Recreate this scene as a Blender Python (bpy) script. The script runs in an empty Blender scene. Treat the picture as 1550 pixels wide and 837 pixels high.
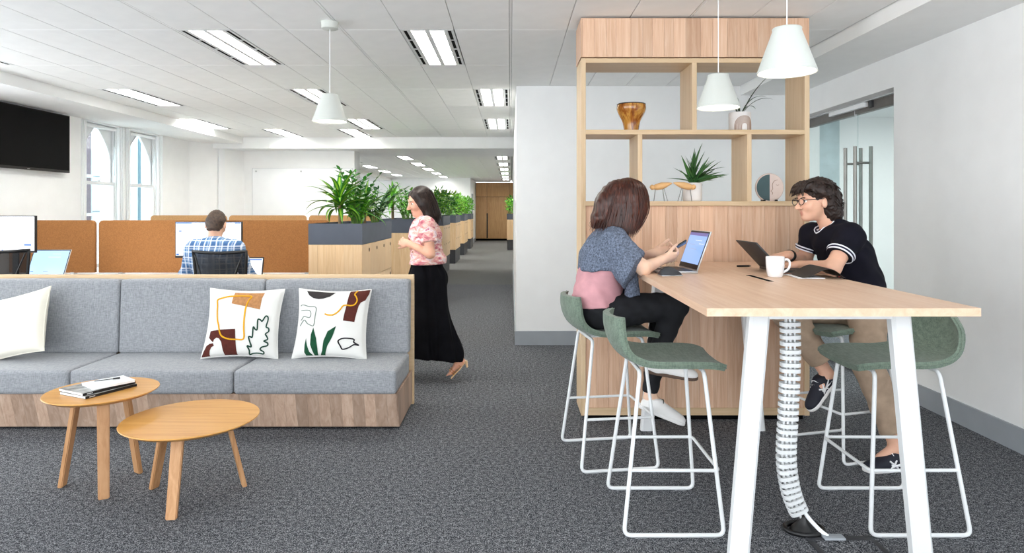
import bpy, bmesh, math, random
import numpy as np
from mathutils import Vector, Matrix, Euler, geometry

# ------------------------------------------------------------------ camera, world, exposure
scn = bpy.context.scene
COL = scn.collection
CAM_H = 1.45
cam_d = bpy.data.cameras.new('camera')
cam = bpy.data.objects.new('camera', cam_d)
COL.objects.link(cam)
cam.location = (0, 0, CAM_H)
cam.rotation_euler = (math.radians(90), 0, 0)
cam_d.sensor_width = 36.0
cam_d.lens = 36.0 * 1000.0 / 1550.0
cam_d.shift_x = 2.0 / 1550.0
cam_d.shift_y = -(418.5 - 318.0) / 1550.0
cam_d.clip_start = 0.05
cam_d.clip_end = 200
scn.camera = cam

world = bpy.data.worlds.new('overcast_sky')
scn.world = world
world.use_nodes = True
bgn = world.node_tree.nodes['Background']
bgn.inputs[0].default_value = (0.92, 0.965, 1.0, 1)
bgn.inputs[1].default_value = 2.65

scn.view_settings.view_transform = 'Standard'
scn.view_settings.look = 'None'
scn.view_settings.gamma = 1.0
scn.view_settings.use_curve_mapping = False
scn.view_settings.exposure = 0.82
LAMP = 17.0          # ceiling luminaire diffuser emission
LAMP_FAR = 28.0     # lamps of the far room
PENDANT = 7.0       # pendant diffuser emission

# ------------------------------------------------------------------ helpers
R = math.radians
rnd = random.Random(7)

def lin(c):
    out = []
    for v in c[:3]:
        v = v / 255.0
        out.append(v / 12.92 if v <= 0.04045 else ((v + 0.055) / 1.055) ** 2.4)
    return tuple(out)

def rgba(c):
    return lin(c) + (1.0,)

class NT:
    """small node helper"""
    def __init__(self, name):
        self.m = bpy.data.materials.new(name)
        self.m.use_nodes = True
        self.t = self.m.node_tree
        self.b = self.t.nodes['Principled BSDF']
    def n(self, typ, **kw):
        nd = self.t.nodes.new(typ)
        for k, v in kw.items():
            if hasattr(nd, k):
                setattr(nd, k, v)
            else:
                nd.inputs[k.replace('_', ' ')].default_value = v
        return nd
    def l(self, a, b):
        self.t.links.new(a, b)
    def set(self, **kw):
        for k, v in kw.items():
            self.b.inputs[k.replace('_', ' ')].default_value = v
    def coord(self, kind='Object', scale=(1, 1, 1), rot=(0, 0, 0), jitter=False):
        tc = self.n('ShaderNodeTexCoord')
        src = tc.outputs[kind]
        if jitter:
            oi = self.n('ShaderNodeObjectInfo')
            mu = self.n('ShaderNodeMath', operation='MULTIPLY'); mu.inputs[1].default_value = 37.0
            self.l(oi.outputs['Random'], mu.inputs[0])
            ad = self.n('ShaderNodeVectorMath', operation='ADD')
            self.l(src, ad.inputs[0]); self.l(mu.outputs[0], ad.inputs[1])
            src = ad.outputs[0]
        mp = self.n('ShaderNodeMapping')
        mp.inputs['Scale'].default_value = scale
        mp.inputs['Rotation'].default_value = rot
        self.l(src, mp.inputs['Vector'])
        return mp.outputs[0]
    def noise(self, vec, scale=5, detail=3, rough=0.5, dist=0):
        nd = self.n('ShaderNodeTexNoise')
        nd.inputs['Scale'].default_value = scale
        nd.inputs['Detail'].default_value = detail
        nd.inputs['Roughness'].default_value = rough
        nd.inputs['Distortion'].default_value = dist
        if vec is not None:
            self.l(vec, nd.inputs['Vector'])
        return nd.outputs['Fac']
    def ramp(self, fac, stops):
        nd = self.n('ShaderNodeValToRGB')
        el = nd.color_ramp.elements
        while len(el) < len(stops):
            el.new(0.5)
        for e, (p, c) in zip(el, stops):
            e.position = p
            e.color = rgba(c)
        self.l(fac, nd.inputs[0])
        return nd.outputs[0]
    def mix(self, fac, a, b, typ='MIX'):
        nd = self.n('ShaderNodeMix', data_type='RGBA', blend_type=typ)
        for sock, v in ((nd.inputs[0], fac), (nd.inputs[6], a), (nd.inputs[7], b)):
            if hasattr(v, 'is_linked') or hasattr(v, 'links'):
                self.l(v, sock)
            elif isinstance(v, tuple):
                sock.default_value = rgba(v)
            else:
                sock.default_value = v
        return nd.outputs[2]
    def randtint(self, col, lo=0.9, hi=1.06):
        oi = self.n('ShaderNodeObjectInfo')
        mr = self.n('ShaderNodeMapRange')
        mr.inputs[3].default_value = lo
        mr.inputs[4].default_value = hi
        self.l(oi.outputs['Random'], mr.inputs[0])
        cmb = self.n('ShaderNodeCombineColor')
        for i in range(3):
            self.l(mr.outputs[0], cmb.inputs[i])
        return self.mix(1.0, col, cmb.outputs[0], 'MULTIPLY')
    def bump(self, h, strength=0.2, dist=0.002):
        bp = self.n('ShaderNodeBump')
        bp.inputs['Strength'].default_value = strength
        bp.inputs['Distance'].default_value = dist
        self.l(h, bp.inputs['Height'])
        self.l(bp.outputs[0], self.b.inputs['Normal'])
    def base(self, sock):
        self.l(sock, self.b.inputs['Base Color'])

MAT = {}
def plain(name, c, rough=0.5, metal=0.0, spec=0.5, var=0.05, vscale=6, bump=0.0, bscale=200, **kw):
    t = NT(name)
    v = t.coord('Object')
    f = t.noise(v, vscale, 3)
    lo = tuple(max(0, x * (1 - var)) for x in c)
    hi = tuple(min(255, x * (1 + var)) for x in c)
    t.base(t.ramp(f, [(0.3, lo), (0.7, hi)]))
    t.set(Roughness=rough, Metallic=metal)
    t.b.inputs['Specular IOR Level'].default_value = spec
    if bump:
        t.bump(t.noise(v, bscale, 2), bump, 0.001)
    for k, val in kw.items():
        t.b.inputs[k.replace('_', ' ')].default_value = val
    MAT[name] = t.m
    return t.m

def emitter(name, c, strength):
    t = NT(name)
    t.set(Roughness=0.6)
    t.b.inputs['Base Color'].default_value = rgba((240, 240, 240))
    t.b.inputs['Emission Color'].default_value = rgba(c)
    t.b.inputs['Emission Strength'].default_value = strength
    MAT[name] = t.m
    return t.m

def wood(name, c1, c2, c3, axis='Z', scale=1.0, tint=(0.9, 1.06), rough=0.45):
    t = NT(name)
    st = {'X': (1.2, 22, 22), 'Y': (22, 1.2, 22), 'Z': (22, 22, 1.2)}[axis]
    v = t.coord('Object', tuple(s * scale for s in st), jitter=True)
    f = t.noise(v, 1.6, 6, 0.62, 0.9)
    fine = t.noise(t.coord('Object', tuple(s * scale * 6 for s in st), jitter=True), 1.5, 3, 0.6)
    col = t.ramp(f, [(0.25, c1), (0.5, c2), (0.78, c3)])
    col = t.mix(t.ramp(fine, [(0.35, (0, 0, 0)), (0.65, (60, 60, 60))]), col, c3, 'MIX')
    t.base(t.randtint(col, *tint))
    t.set(Roughness=rough)
    t.b.inputs['Specular IOR Level'].default_value = 0.3
    t.bump(fine, 0.08, 0.0006)
    MAT[name] = t.m
    return t.m

def fabric(name, c1, c2, scale=220.0, rough=0.9, bump=0.35, big=0.12, stretch=6.0):
    t = NT(name)
    a = t.noise(t.coord('Object', (scale, scale / stretch, scale / stretch)), 1.0, 3, 0.6)
    b = t.noise(t.coord('Object', (scale / stretch, scale, scale)), 1.0, 3, 0.6)
    mu = t.n('ShaderNodeMath', operation='ADD'); t.l(a, mu.inputs[0]); t.l(b, mu.inputs[1])
    hv = t.n('ShaderNodeMath', operation='MULTIPLY'); hv.inputs[1].default_value = 0.5; t.l(mu.outputs[0], hv.inputs[0])
    t.base(t.ramp(hv.outputs[0], [(0.36, c1), (0.64, c2)]))
    t.set(Roughness=rough)
    t.b.inputs['Specular IOR Level'].default_value = 0.15
    t.b.inputs['Sheen Weight'].default_value = 0.15
    t.bump(hv.outputs[0], bump, 0.0015)
    MAT[name] = t.m
    return t.m

def glass(name, c=(235, 245, 245), rough=0.0, trans=1.0, alpha=1.0, mixfac=0.85):
    t = NT(name)
    out = t.t.nodes['Material Output']
    g = t.n('ShaderNodeBsdfGlossy'); g.inputs['Roughness'].default_value = max(rough, 0.02)
    tr = t.n('ShaderNodeBsdfTransparent'); tr.inputs[0].default_value = rgba(c)
    lw = t.n('ShaderNodeLayerWeight'); lw.inputs[0].default_value = 0.5
    pw = t.n('ShaderNodeMath', operation='POWER'); pw.inputs[1].default_value = 4.0; t.l(lw.outputs['Facing'], pw.inputs[0])
    fr = t.n('ShaderNodeMath', operation='MULTIPLY_ADD'); fr.inputs[1].default_value = 0.55; fr.inputs[2].default_value = 0.03; t.l(pw.outputs[0], fr.inputs[0])
    mx = t.n('ShaderNodeMixShader')
    t.l(fr.outputs[0], mx.inputs[0]); t.l(tr.outputs[0], mx.inputs[1]); t.l(g.outputs[0], mx.inputs[2])
    t.l(mx.outputs[0], out.inputs[0])
    MAT[name] = t.m
    return t.m

# ------------------------------------------------------------------ things, parts
def empty(name, loc=(0, 0, 0), rz=0.0):
    o = bpy.data.objects.new(name, None)
    COL.objects.link(o)
    o.location = loc
    o.rotation_euler = (0, 0, rz)
    o.empty_display_size = 0.1
    return o

def tag(o, label=None, cat=None, group=None, kind=None):
    if label: o['label'] = label
    if cat: o['category'] = cat
    if group: o['group'] = group
    if kind: o['kind'] = kind
    return o

def thing(name, label, cat, loc=(0, 0, 0), rz=0.0, group=None):
    return tag(empty(name, loc, rz), label, cat, group)

def root_of(o):
    while o.parent: o = o.parent
    return o

def dup(o, parent=None):
    c = o.copy()
    COL.objects.link(c)
    c.parent = parent
    for ch in list(o.children):
        dup(ch, c)
    return c

class MB:
    """collects shapes, builds ONE mesh object"""
    def __init__(self):
        self.v, self.f, self.uv = [], [], None
    def add(self, vs, fs, mtx=None):
        o = len(self.v)
        if mtx is not None:
            vs = [mtx @ Vector(v) for v in vs]
        self.v += [tuple(v) for v in vs]
        self.f += [tuple(i + o for i in f) for f in fs]
        return self
    def box(self, x0, x1, y0, y1, z0, z1, bev=0.0, seg=2, mtx=None):
        bm = bmesh.new()
        bmesh.ops.create_cube(bm, size=1.0)
        for v in bm.verts:
            v.co = Vector(((x0 + x1) / 2 + v.co.x * (x1 - x0), (y0 + y1) / 2 + v.co.y * (y1 - y0), (z0 + z1) / 2 + v.co.z * (z1 - z0)))
        if bev:
            bmesh.ops.bevel(bm, geom=list(bm.edges), offset=bev, segments=seg, profile=0.5, affect='EDGES', clamp_overlap=True)
        return self.bm(bm, mtx)
    def bm(self, bm, mtx=None):
        bm.verts.index_update()
        vs = [v.co.copy() for v in bm.verts]
        fs = [[v.index for v in f.verts] for f in bm.faces]
        bm.free()
        return self.add(vs, fs, mtx)
    def hexa(self, bot, top):
        """8 corner points: bottom loop of 4 (counter-clockwise from above), top loop of 4"""
        return self.add(list(bot) + list(top), [(3, 2, 1, 0), (4, 5, 6, 7), (0, 1, 5, 4), (1, 2, 6, 5), (2, 3, 7, 6), (3, 0, 4, 7)])
    def tube(self, pts, r, n=10, closed=False, cap=True, flat=1.0, up=None, mtx=None):
        pts = [Vector(p) for p in pts]
        m = len(pts)
        rs = list(r) if hasattr(r, '__len__') else [r] * m
        vs, fs = [], []
        prev = None
        for i, p in enumerate(pts):
            if closed:
                t = (pts[(i + 1) % m] - pts[i - 1])
            else:
                t = pts[min(i + 1, m - 1)] - pts[max(i - 1, 0)]
            if t.length < 1e-9: t = Vector((0, 0, 1))
            t.normalize()
            if prev is None:
                ref = Vector(up) if up else (Vector((0, 0, 1)) if abs(t.z) < 0.9 else Vector((0, 1, 0)))
                a = (ref - t * ref.dot(t)).normalized()
            else:
                a = prev - t * prev.dot(t)
                a = a.normalized() if a.length > 1e-6 else prev
            prev = a
            b = t.cross(a)
            for k in range(n):
                an = 2 * math.pi * k / n
                vs.append(p + a * (math.cos(an) * rs[i] * flat) + b * (math.sin(an) * rs[i]))
        segs = m if closed else m - 1
        for i in range(segs):
            for k in range(n):
                j = (i + 1) % m
                fs.append((i * n + k, i * n + (k + 1) % n, j * n + (k + 1) % n, j * n + k))
        if cap and not closed:
            fs.append(tuple(reversed(range(n))))
            fs.append(tuple((m - 1) * n + k for k in range(n)))
        return self.add(vs, fs, mtx)
    def lathe(self, prof, c=(0, 0, 0), n=32, mtx=None, close=False):
        vs, fs = [], []
        for (r, z) in prof:
            for k in range(n):
                a = 2 * math.pi * k / n
                vs.append((c[0] + r * math.cos(a), c[1] + r * math.sin(a), c[2] + z))
        m = len(prof)
        for i in range(m if close else m - 1):
            j = (i + 1) % m
            for k in range(n):
                fs.append((i * n + k, i * n + (k + 1) % n, j * n + (k + 1) % n, j * n + k))
        if not close:
            fs.append(tuple(reversed(range(n))))
            fs.append(tuple((m - 1) * n + k for k in range(n)))
        return self.add(vs, fs, mtx)
    def prism(self, poly, h0, h1, plane='XY', mtx=None):
        """poly: counter-clockwise 2D points, extruded between h0 and h1 along the third axis"""
        def P(a, b, h):
            return {'XY': (a, b, h), 'XZ': (a, h, b), 'YZ': (h, a, b)}[plane]
        n = len(poly)
        vs = [P(a, b, h0) for a, b in poly] + [P(a, b, h1) for a, b in poly]
        bm = bmesh.new()
        bv = [bm.verts.new(v) for v in vs]
        bm.faces.new(bv[:n]); bm.faces.new(bv[n:])
        for i in range(n):
            bm.faces.new((bv[i], bv[(i + 1) % n], bv[n + (i + 1) % n], bv[n + i]))
        bmesh.ops.recalc_face_normals(bm, faces=list(bm.faces))
        big = [f for f in bm.faces if len(f.verts) > 4]
        if big: bmesh.ops.triangulate(bm, faces=big)
        return self.bm(bm, mtx)
    def mesh(self, name, mat, smooth=True, angle=35):
        me = bpy.data.meshes.new(name)
        me.from_pydata(self.v, [], self.f)
        me.validate()
        me.update()
        if smooth:
            me.shade_smooth()
            me.set_sharp_from_angle(angle=R(angle))
        if mat is not None:
            me.materials.append(MAT[mat] if isinstance(mat, str) else mat)
        if self.uv is not None:
            lay = me.uv_layers.new(name='UVMap')
            for lp in me.loops:
                lay.data[lp.index].uv = self.uv[lp.vertex_index]
        return me
    def build(self, name, mat, parent=None, smooth=True, angle=35, world=False, fixn=False):
        if world and parent is not None:
            L = root_of(parent).location
            self.v = [(a - L.x, b - L.y, c - L.z) for a, b, c in self.v]
        me = self.mesh(name, mat, smooth, angle)
        if fixn:
            bm = bmesh.new(); bm.from_mesh(me)
            bmesh.ops.recalc_face_normals(bm, faces=list(bm.faces))
            bm.to_mesh(me); bm.free()
        o = bpy.data.objects.new(name, me)
        COL.objects.link(o)
        if parent is not None: o.parent = parent
        return o

def inst(name, me, parent, loc=(0, 0, 0), rot=(0, 0, 0), scale=(1, 1, 1)):
    o = bpy.data.objects.new(name, me)
    COL.objects.link(o)
    o.parent = parent
    o.location = loc; o.rotation_euler = rot; o.scale = scale
    return o

def struct(o, label=None):
    o['kind'] = 'structure'
    if label: o['label'] = label
    return o

def catmull(pts, n=8, closed=False):
    pts = [Vector(p) for p in pts]
    out = []
    m = len(pts)
    for i in range(m if closed else m - 1):
        p0 = pts[i - 1] if (closed or i > 0) else pts[0]
        p1 = pts[i]; p2 = pts[(i + 1) % m]
        p3 = pts[(i + 2) % m] if (closed or i + 2 < m) else pts[-1]
        for k in range(n):
            t = k / n
            out.append(0.5 * ((2 * p1) + (p2 - p0) * t + (2 * p0 - 5 * p1 + 4 * p2 - p3) * t * t + (3 * p1 - p0 - 3 * p2 + p3) * t ** 3))
    if not closed: out.append(pts[-1])
    return out

def fillet(pts, r, n=5):
    """polyline with rounded corners"""
    pts = [Vector(p) for p in pts]
    out = [pts[0]]
    for i in range(1, len(pts) - 1):
        a, b, c = pts[i - 1], pts[i], pts[i + 1]
        d1 = (a - b); d2 = (c - b)
        rr = min(r, d1.length * 0.45, d2.length * 0.45)
        p1 = b + d1.normalized() * rr; p2 = b + d2.normalized() * rr
        for k in range(n + 1):
            t = k / n
            out.append(p1 * (1 - t) ** 2 + b * 2 * t * (1 - t) + p2 * t * t)
    out.append(pts[-1])
    return out

# ------------------------------------------------------------------ materials
plain('paint_white', (246, 247, 247), 0.75, var=0.006, spec=0.25)
plain('paint_ceiling', (246, 247, 246), 0.6, var=0.006, spec=0.3)
plain('tile_white', (247, 248, 247), 0.55, var=0.01, spec=0.3, bump=0.1, bscale=500)
plain('grid_shadow', (190, 192, 192), 0.8)
plain('skirting_grey', (158, 164, 170), 0.6, var=0.02)
plain('gloss_white', (244, 246, 248), 0.35, var=0.005)
plain('powder_white', (228, 230, 231), 0.4, var=0.005)
plain('lamp_shade', (208, 211, 205), 0.7, var=0.01)
plain('black_plastic', (15, 15, 17), 0.45)
plain('black_gloss', (12, 12, 13), 0.18)
plain('tv_black', (9, 9, 9), 0.6, spec=0.08)
plain('dark_grey', (52, 54, 58), 0.6)
plain('slot_black', (8, 8, 8), 0.9, spec=0.1)
plain('steel', (150, 148, 144), 0.32, metal=0.9)
plain('bronze_rail', (112, 108, 104), 0.5, metal=0.4)
plain('silver', (190, 192, 195), 0.35, metal=0.7)
plain('planter_navy', (80, 86, 98), 0.7, var=0.03, bump=0.1)
plain('base_charcoal', (52, 53, 57), 0.6, var=0.03)
plain('cork', (164, 112, 68), 0.9, var=0.07, vscale=90, bump=0.2, bscale=160, spec=0.1)
plain('cork_light', (196, 150, 104), 0.9, var=0.06, vscale=90, bump=0.2, bscale=160, spec=0.1)
plain('paper', (240, 240, 240), 0.8)
plain('book_black', (22, 21, 21), 0.5)
plain('magazine_cover', (150, 150, 148), 0.4, var=0.35, vscale=18)
plain('ceramic_white', (246, 247, 250), 0.15, var=0.004)
plain('pot_white', (236, 232, 230), 0.5)
plain('soil', (38, 30, 24), 1.0, bump=0.6, bscale=120)
plain('pillow_white', (224, 223, 219), 0.9, var=0.01, bump=0.1, bscale=400)
plain('pillow_cream', (226, 221, 208), 0.85, var=0.012, bump=0.15, bscale=300)
plain('felt_brown', (82, 34, 26), 1.0, var=0.08, vscale=60)
plain('felt_tan', (176, 126, 82), 1.0, var=0.08, vscale=60)
plain('felt_black', (46, 42, 42), 1.0)
plain('felt_green', (16, 70, 44), 1.0, var=0.1, vscale=60)
plain('thread_yellow', (226, 164, 22), 0.9)
plain('thread_green', (18, 62, 48), 0.9)
plain('thread_grey', (128, 140, 132), 0.9)
plain('thread_black', (30, 28, 34), 0.9)
plain('brick_mauve', (128, 112, 122), 0.9)
plain('facade_pale', (238, 240, 244), 0.9)
plain('facade_orange', (188, 148, 122), 0.9)
plain('facade_blue', (112, 142, 156), 0.8)
plain('hall_tiles', (176, 194, 198), 0.5)
wood('laminate', (200, 156, 126), (220, 182, 153), (233, 204, 180), 'Z', 1.0, (0.83, 1.10))
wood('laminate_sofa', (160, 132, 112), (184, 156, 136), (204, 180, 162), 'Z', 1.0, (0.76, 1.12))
wood('shelf_oak', (198, 168, 130), (210, 182, 146), (220, 194, 160), 'X', 1.0, (0.97, 1.03))
wood('shelf_oak_upright', (198, 168, 130), (212, 185, 150), (222, 198, 166), 'Z', 1.0, (0.97, 1.03))
wood('table_oak', (214, 174, 144), (226, 190, 162), (235, 206, 182), 'Y', 0.8, (0.98, 1.02), 0.4)
wood('coffee_oak', (186, 126, 58), (206, 150, 78), (220, 170, 100), 'X', 0.7, (0.97, 1.03), 0.35)
wood('leg_oak', (166, 118, 76), (186, 140, 98), (202, 158, 116), 'Z', 1.0, (0.95, 1.03))
wood('locker_oak', (214, 176, 132), (226, 192, 150), (234, 206, 168), 'Z', 1.0, (0.95, 1.04))
wood('far_oak', (184, 140, 92), (202, 160, 112), (216, 178, 130), 'Z', 1.0, (0.93, 1.05))
wood('bird_wood', (222, 170, 112), (232, 184, 128), (238, 196, 142), 'X', 1.5)
fabric('sofa_grey', (126, 129, 134), (164, 166, 170), 200)
fabric('stool_green', (92, 106, 94), (126, 141, 126), 170, big=0.1)
glass('clear_glass')
glass('door_glass', (244, 250, 250))
glass('tumbler_glass', (250, 252, 252))
emitter('lamp_diffuser', (255, 252, 243), LAMP)
emitter('lamp_diffuser_far', (255, 252, 245), LAMP_FAR)
emitter('added_lamp_diffuser', (255, 254, 250), 7.0)
emitter('pendant_diffuser', (255, 246, 232), PENDANT)

def carpet(name, c1, c2, c3):
    t = NT(name)
    v = t.coord('Object')
    a = t.noise(v, 170, 2, 0.75)
    b = t.noise(v, 45, 3, 0.6)
    ad = t.n('ShaderNodeMath', operation='MULTIPLY_ADD')
    t.l(b, ad.inputs[0]); ad.inputs[1].default_value = 0.35; t.l(a, ad.inputs[2])
    col = t.ramp(ad.outputs[0], [(0.53, c1), (0.67, c2), (0.83, c3)])
    t.base(col)
    t.set(Roughness=1.0)
    t.b.inputs['Specular IOR Level'].default_value = 0.05
    t.bump(a, 0.7, 0.004)
    MAT[name] = t.m
carpet('carpet_dark', (30, 32, 36), (80, 82, 87), (168, 169, 172))
carpet('carpet_lit', (36, 37, 38), (90, 90, 89), (175, 175, 172))  # paler copy of the near carpet, far room's brighter light in its colour

def screen_mat(name, c, strength=1.0):
    t = NT(name)
    t.set(Roughness=0.3)
    t.b.inputs['Base Color'].default_value = (0.01, 0.01, 0.01, 1)
    t.b.inputs['Emission Color'].default_value = rgba(c)
    t.b.inputs['Emission Strength'].default_value = strength
    MAT[name] = t.m
screen_mat('screen_white', (246, 249, 255), 1.0)
screen_mat('screen_blue', (176, 208, 246), 0.9)
screen_mat('screen_bar', (44, 110, 200), 0.8)
screen_mat('screen_mauve', (196, 202, 226), 0.9)
screen_mat('screen_lime', (232, 240, 196), 0.9)
screen_mat('screen_mint', (214, 240, 230), 0.9)
screen_mat('screen_laptop', (132, 164, 222), 0.85)
screen_mat('screen_purple', (104, 98, 160), 0.7)
screen_mat('screen_dark', (26, 30, 44), 0.5)
screen_mat('screen_text', (150, 165, 190), 0.7)
# ------------------------------------------------------------------ the setting
CEIL = 2.785
XL, XR = -5.7, 3.05
def sbox(name, b, mat, label=None, parent=None, bev=0.0):
    o = MB().box(*b, bev=bev).build(name, mat, parent)
    return o if parent else struct(o, label)

sbox('floor', (-6.0, 7.0, -1.6, 12.9, -0.1, 0.0), 'carpet_dark', 'dark grey flecked carpet of the near room')
sbox('floor_corridor', (-9.5, 7.0, 12.9, 32.5, -0.1, 0.0), 'carpet_lit', 'same grey carpet in the far room, brighter light put into its colour')

# left wall with two window openings
Z_SILL, Z_HEAD = 0.62, 2.665
wl = MB()
wl.box(-6.0, XL, 6.4, 8.85, 0, 3.0)
for a, b in ((-1.6, -1.3), (2.2, 2.6)):
    wl.box(-6.0, XL, a, b, 0, 3.0)
wl.box(-6.0, XL, -1.3, 6.4, 0, 0.45)  # out-of-view openings above this sill are added to let daylight in
wl.box(-6.0, XL, -1.3, 6.4, 2.64, 3.0)
wl.box(-6.0, XL, 9.65, 9.87, 0, 3.0)
wl.box(-6.0, XL, 10.72, 11.72, 0, 3.0)
for a, b in ((8.85, 9.65), (9.87, 10.72)):
    wl.box(-6.0, XL, a, b, 0, Z_SILL)
    wl.box(-6.0, XL, a, b, Z_HEAD, 3.0)
struct(wl.build('wall_left', 'paint_white', smooth=False), 'white left wall with two arched windows')
# splayed wall to the back and the wall that carries the whiteboard
ws = MB().prism([(-5.7, 11.72), (-5.1, 12.64), (-5.1, 13.1), (-6.0, 13.1), (-6.0, 11.72)], 0, 3.0)
struct(ws.build('wall_splay', 'paint_white', smooth=False), 'splayed white wall beside the whiteboard')
tr = MB().prism([(-5.395, 12.17), (-5.33, 12.27), (-5.30, 12.25), (-5.365, 12.15)], 0, 2.58)
struct(tr.build('trim_1', 'gloss_white', smooth=False), 'pale cable trunking up the splayed wall')
sbox('wall_back', (-5.1, -2.99, 12.64, 13.1, 0, 2.6), 'paint_white', 'white back wall behind the whiteboard')
# block wall right of the corridor
bw = MB()
bw.box(0.06, 3.3, 7.108, 7.3, 0, 3.0)
bw.box(0.06, 0.26, 7.3, 16.0, 0, 3.0)
bw.box(0.26, 1.2, 15.8, 16.0, 0, 3.0)
bw.box(1.0, 1.2, 16.0, 31.6, 0, 3.0)
struct(bw.build('wall_centre', 'paint_white', smooth=False), 'white wall between corridor and shelving unit')
sk = MB().box(0.045, 3.05, 7.093, 7.108, 0, 0.15).box(0.045, 0.06, 7.108, 16.0, 0, 0.15)
struct(sk.build('baseboard_centre', 'skirting_grey', smooth=False), 'grey skirting of the white centre wall')
# right wall with the doorway
wr = MB()
wr.box(XR, 3.25, -1.6, 5.26, 0, 3.0)
wr.box(XR, 3.25, 6.95, 7.108, 0, 3.0)
wr.box(XR, 3.25, 5.26, 6.95, 2.43, 3.0)
struct(wr.build('wall_right', 'paint_white', smooth=False), 'white right wall with glazed doorway')
sk = MB().box(XR - 0.015, XR, -1.6, 5.26, 0, 0.15)
struct(sk.build('baseboard_right', 'skirting_grey', smooth=False), 'grey skirting of the right wall')
# meeting room behind the glass doors
mr = MB()
mr.box(6.6, 6.8, 3.0, 9.5, 0, 3.0)
mr.box(3.25, 6.6, 8.9, 9.1, 0, 3.0)
mr.box(3.25, 6.6, 3.0, 3.2, 0, 3.0)
mr.box(3.25, 6.8, 3.0, 9.1, 2.7, 2.9)
struct(mr.build('wall_meeting_room', 'paint_white', smooth=False), 'white walls of the room behind the glass doors')
hp = MB().box(3.25, 4.41, 8.86, 8.9, 0, 2.7)
struct(hp.build('wall_meeting_panel', 'hall_tiles', smooth=False), 'grey-green panel inside the meeting room')

# far room
fr = MB()
fr.box(-9.5, -1.67, 27.4, 27.6, 0, 3.0)
fr.box(-1.87, -1.67, 27.6, 31.6, 0, 3.0)
fr.box(-9.5, -9.3, 13.1, 27.4, 0, 0.6)
fr.box(-9.5, -9.3, 13.1, 27.4, 2.62, 3.0)
for yy in (13.1, 17.6, 22.2, 26.8):  # unseen openings between these piers, added to brighten the far room
    fr.box(-9.5, -9.3, yy, yy + 0.6, 0.6, 2.62)
fr.box(-9.5, -6.0, 12.9, 13.1, 0, 3.0)
struct(fr.build('wall_far', 'paint_white', smooth=False), 'white walls of the far room')
sbox('baseboard_far', (-1.67, -1.655, 27.4, 31.4, 0, 0.15), 'skirting_grey', 'grey skirting at the corridor end')
sbox('trim_2', (-1.67, -1.64, 28.1, 28.9, 0, 2.15), 'skirting_grey', 'pale door frame at the corridor end')

# bulkheads and soffits
sbox('ceiling_bulkhead', (XL, 0.06, 12.1, 13.9, 2.58, 3.0), 'paint_white', 'white bulkhead across the opening to the far room')
sbox('ceiling_soffit_left', (XL, -4.9, -1.6, 12.1, 2.67, 3.0), 'paint_white', 'lowered white soffit along the window wall')
sf = MB().box(2.475, XR, -1.6, 7.108, 2.685, 3.0)
struct(sf.build('ceiling_soffit_right', 'paint_ceiling', smooth=False), 'lowered white soffit along the right wall')
sbox('ceiling_soffit_far', (-9.3, -4.98, 13.9, 27.4, 2.66, 3.0), 'paint_white', 'lowered white soffit in the far room')

# ceilings: slab + individual tiles
def tile_mesh(w, l):
    return MB().box(-w / 2, w / 2, -l / 2, l / 2, 0, 0.018, bev=0.003, seg=1).mesh('ceiling_tile', 'tile_white', smooth=False)
MODX, MODY, Y0 = 1.245, 1.2, 4.89
tm_cache = {}
def ceiling(name, label, modules, rows, y0, xlo, xhi, lights, ylo, yhi):
    root = struct(MB().box(xlo, xhi, ylo, yhi, CEIL + 0.085, CEIL + 0.15).build(name, 'grid_shadow', smooth=False), label)
    for m in modules:
        for c in range(3):
            w = (MODX - 0.018) / 3
            x0 = m * MODX + 0.009 + c * w + 0.002
            x1 = x0 + w - 0.004
            if x1 < xlo + 0.05 or x0 > xhi - 0.05: continue
            x0 = max(x0, xlo + 0.004); x1 = min(x1, xhi - 0.012)
            for r in rows:
                if (m, c, r) in lights: continue
                key = round(x1 - x0, 4)
                if key not in tm_cache: tm_cache[key] = tile_mesh(x1 - x0, MODY - 0.005)
                inst('ceiling_tile', tm_cache[key], root, ((x0 + x1) / 2, y0 + (r + 0.5) * MODY, CEIL))
        if xlo < m * MODX < xhi:
            MB().box(m * MODX - 0.0075, m * MODX + 0.0075, y0 + rows[0] * MODY, y0 + (rows[-1] + 1) * MODY, CEIL + 0.002, CEIL + 0.085).build('runner', 'tile_white', root, smooth=False)
    return root
# (module, column, row) of each luminaire
L_NEAR = [(-1, 1, 0), (-2, 0, 0), (-1, 2, 2), (-1, 2, 4), (-2, 0, 2), (-2, 0, 4), (-3, 2, 5), (-4, 2, 5), (-4, 1, 2), (-4, 0, 4), (-4, 0, 0)]
ceiling('ceiling', 'white tiled ceiling of the near room', range(-4, 2), range(-2, 6), Y0, -4.9, 2.475, set(L_NEAR), -1.6, 12.1)
sbox('ceiling_rear', (-4.9, 2.475, -1.6, Y0 - 2.4, CEIL, CEIL + 0.025), 'tile_white', 'white ceiling over the camera side of the room')
L_FAR = [(-1, 2, r) for r in (2, 4, 6, 8, 10, 12)] + [(-3, 2, r) for r in (2, 4, 6, 8, 10)] + [(-4, 1, r) for r in (3, 5, 7, 9)]
ceiling('ceiling_far', 'white tiled ceiling of the far room', range(-4, 1), range(0, 15), 13.9, -4.98, 0.06, set(L_FAR), 13.9, 31.6)
sbox('ceiling_far_side', (0.06, 1.2, 16.0, 31.6, CEIL, CEIL + 0.1), 'tile_white', 'white ceiling strip at the corridor end')

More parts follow.
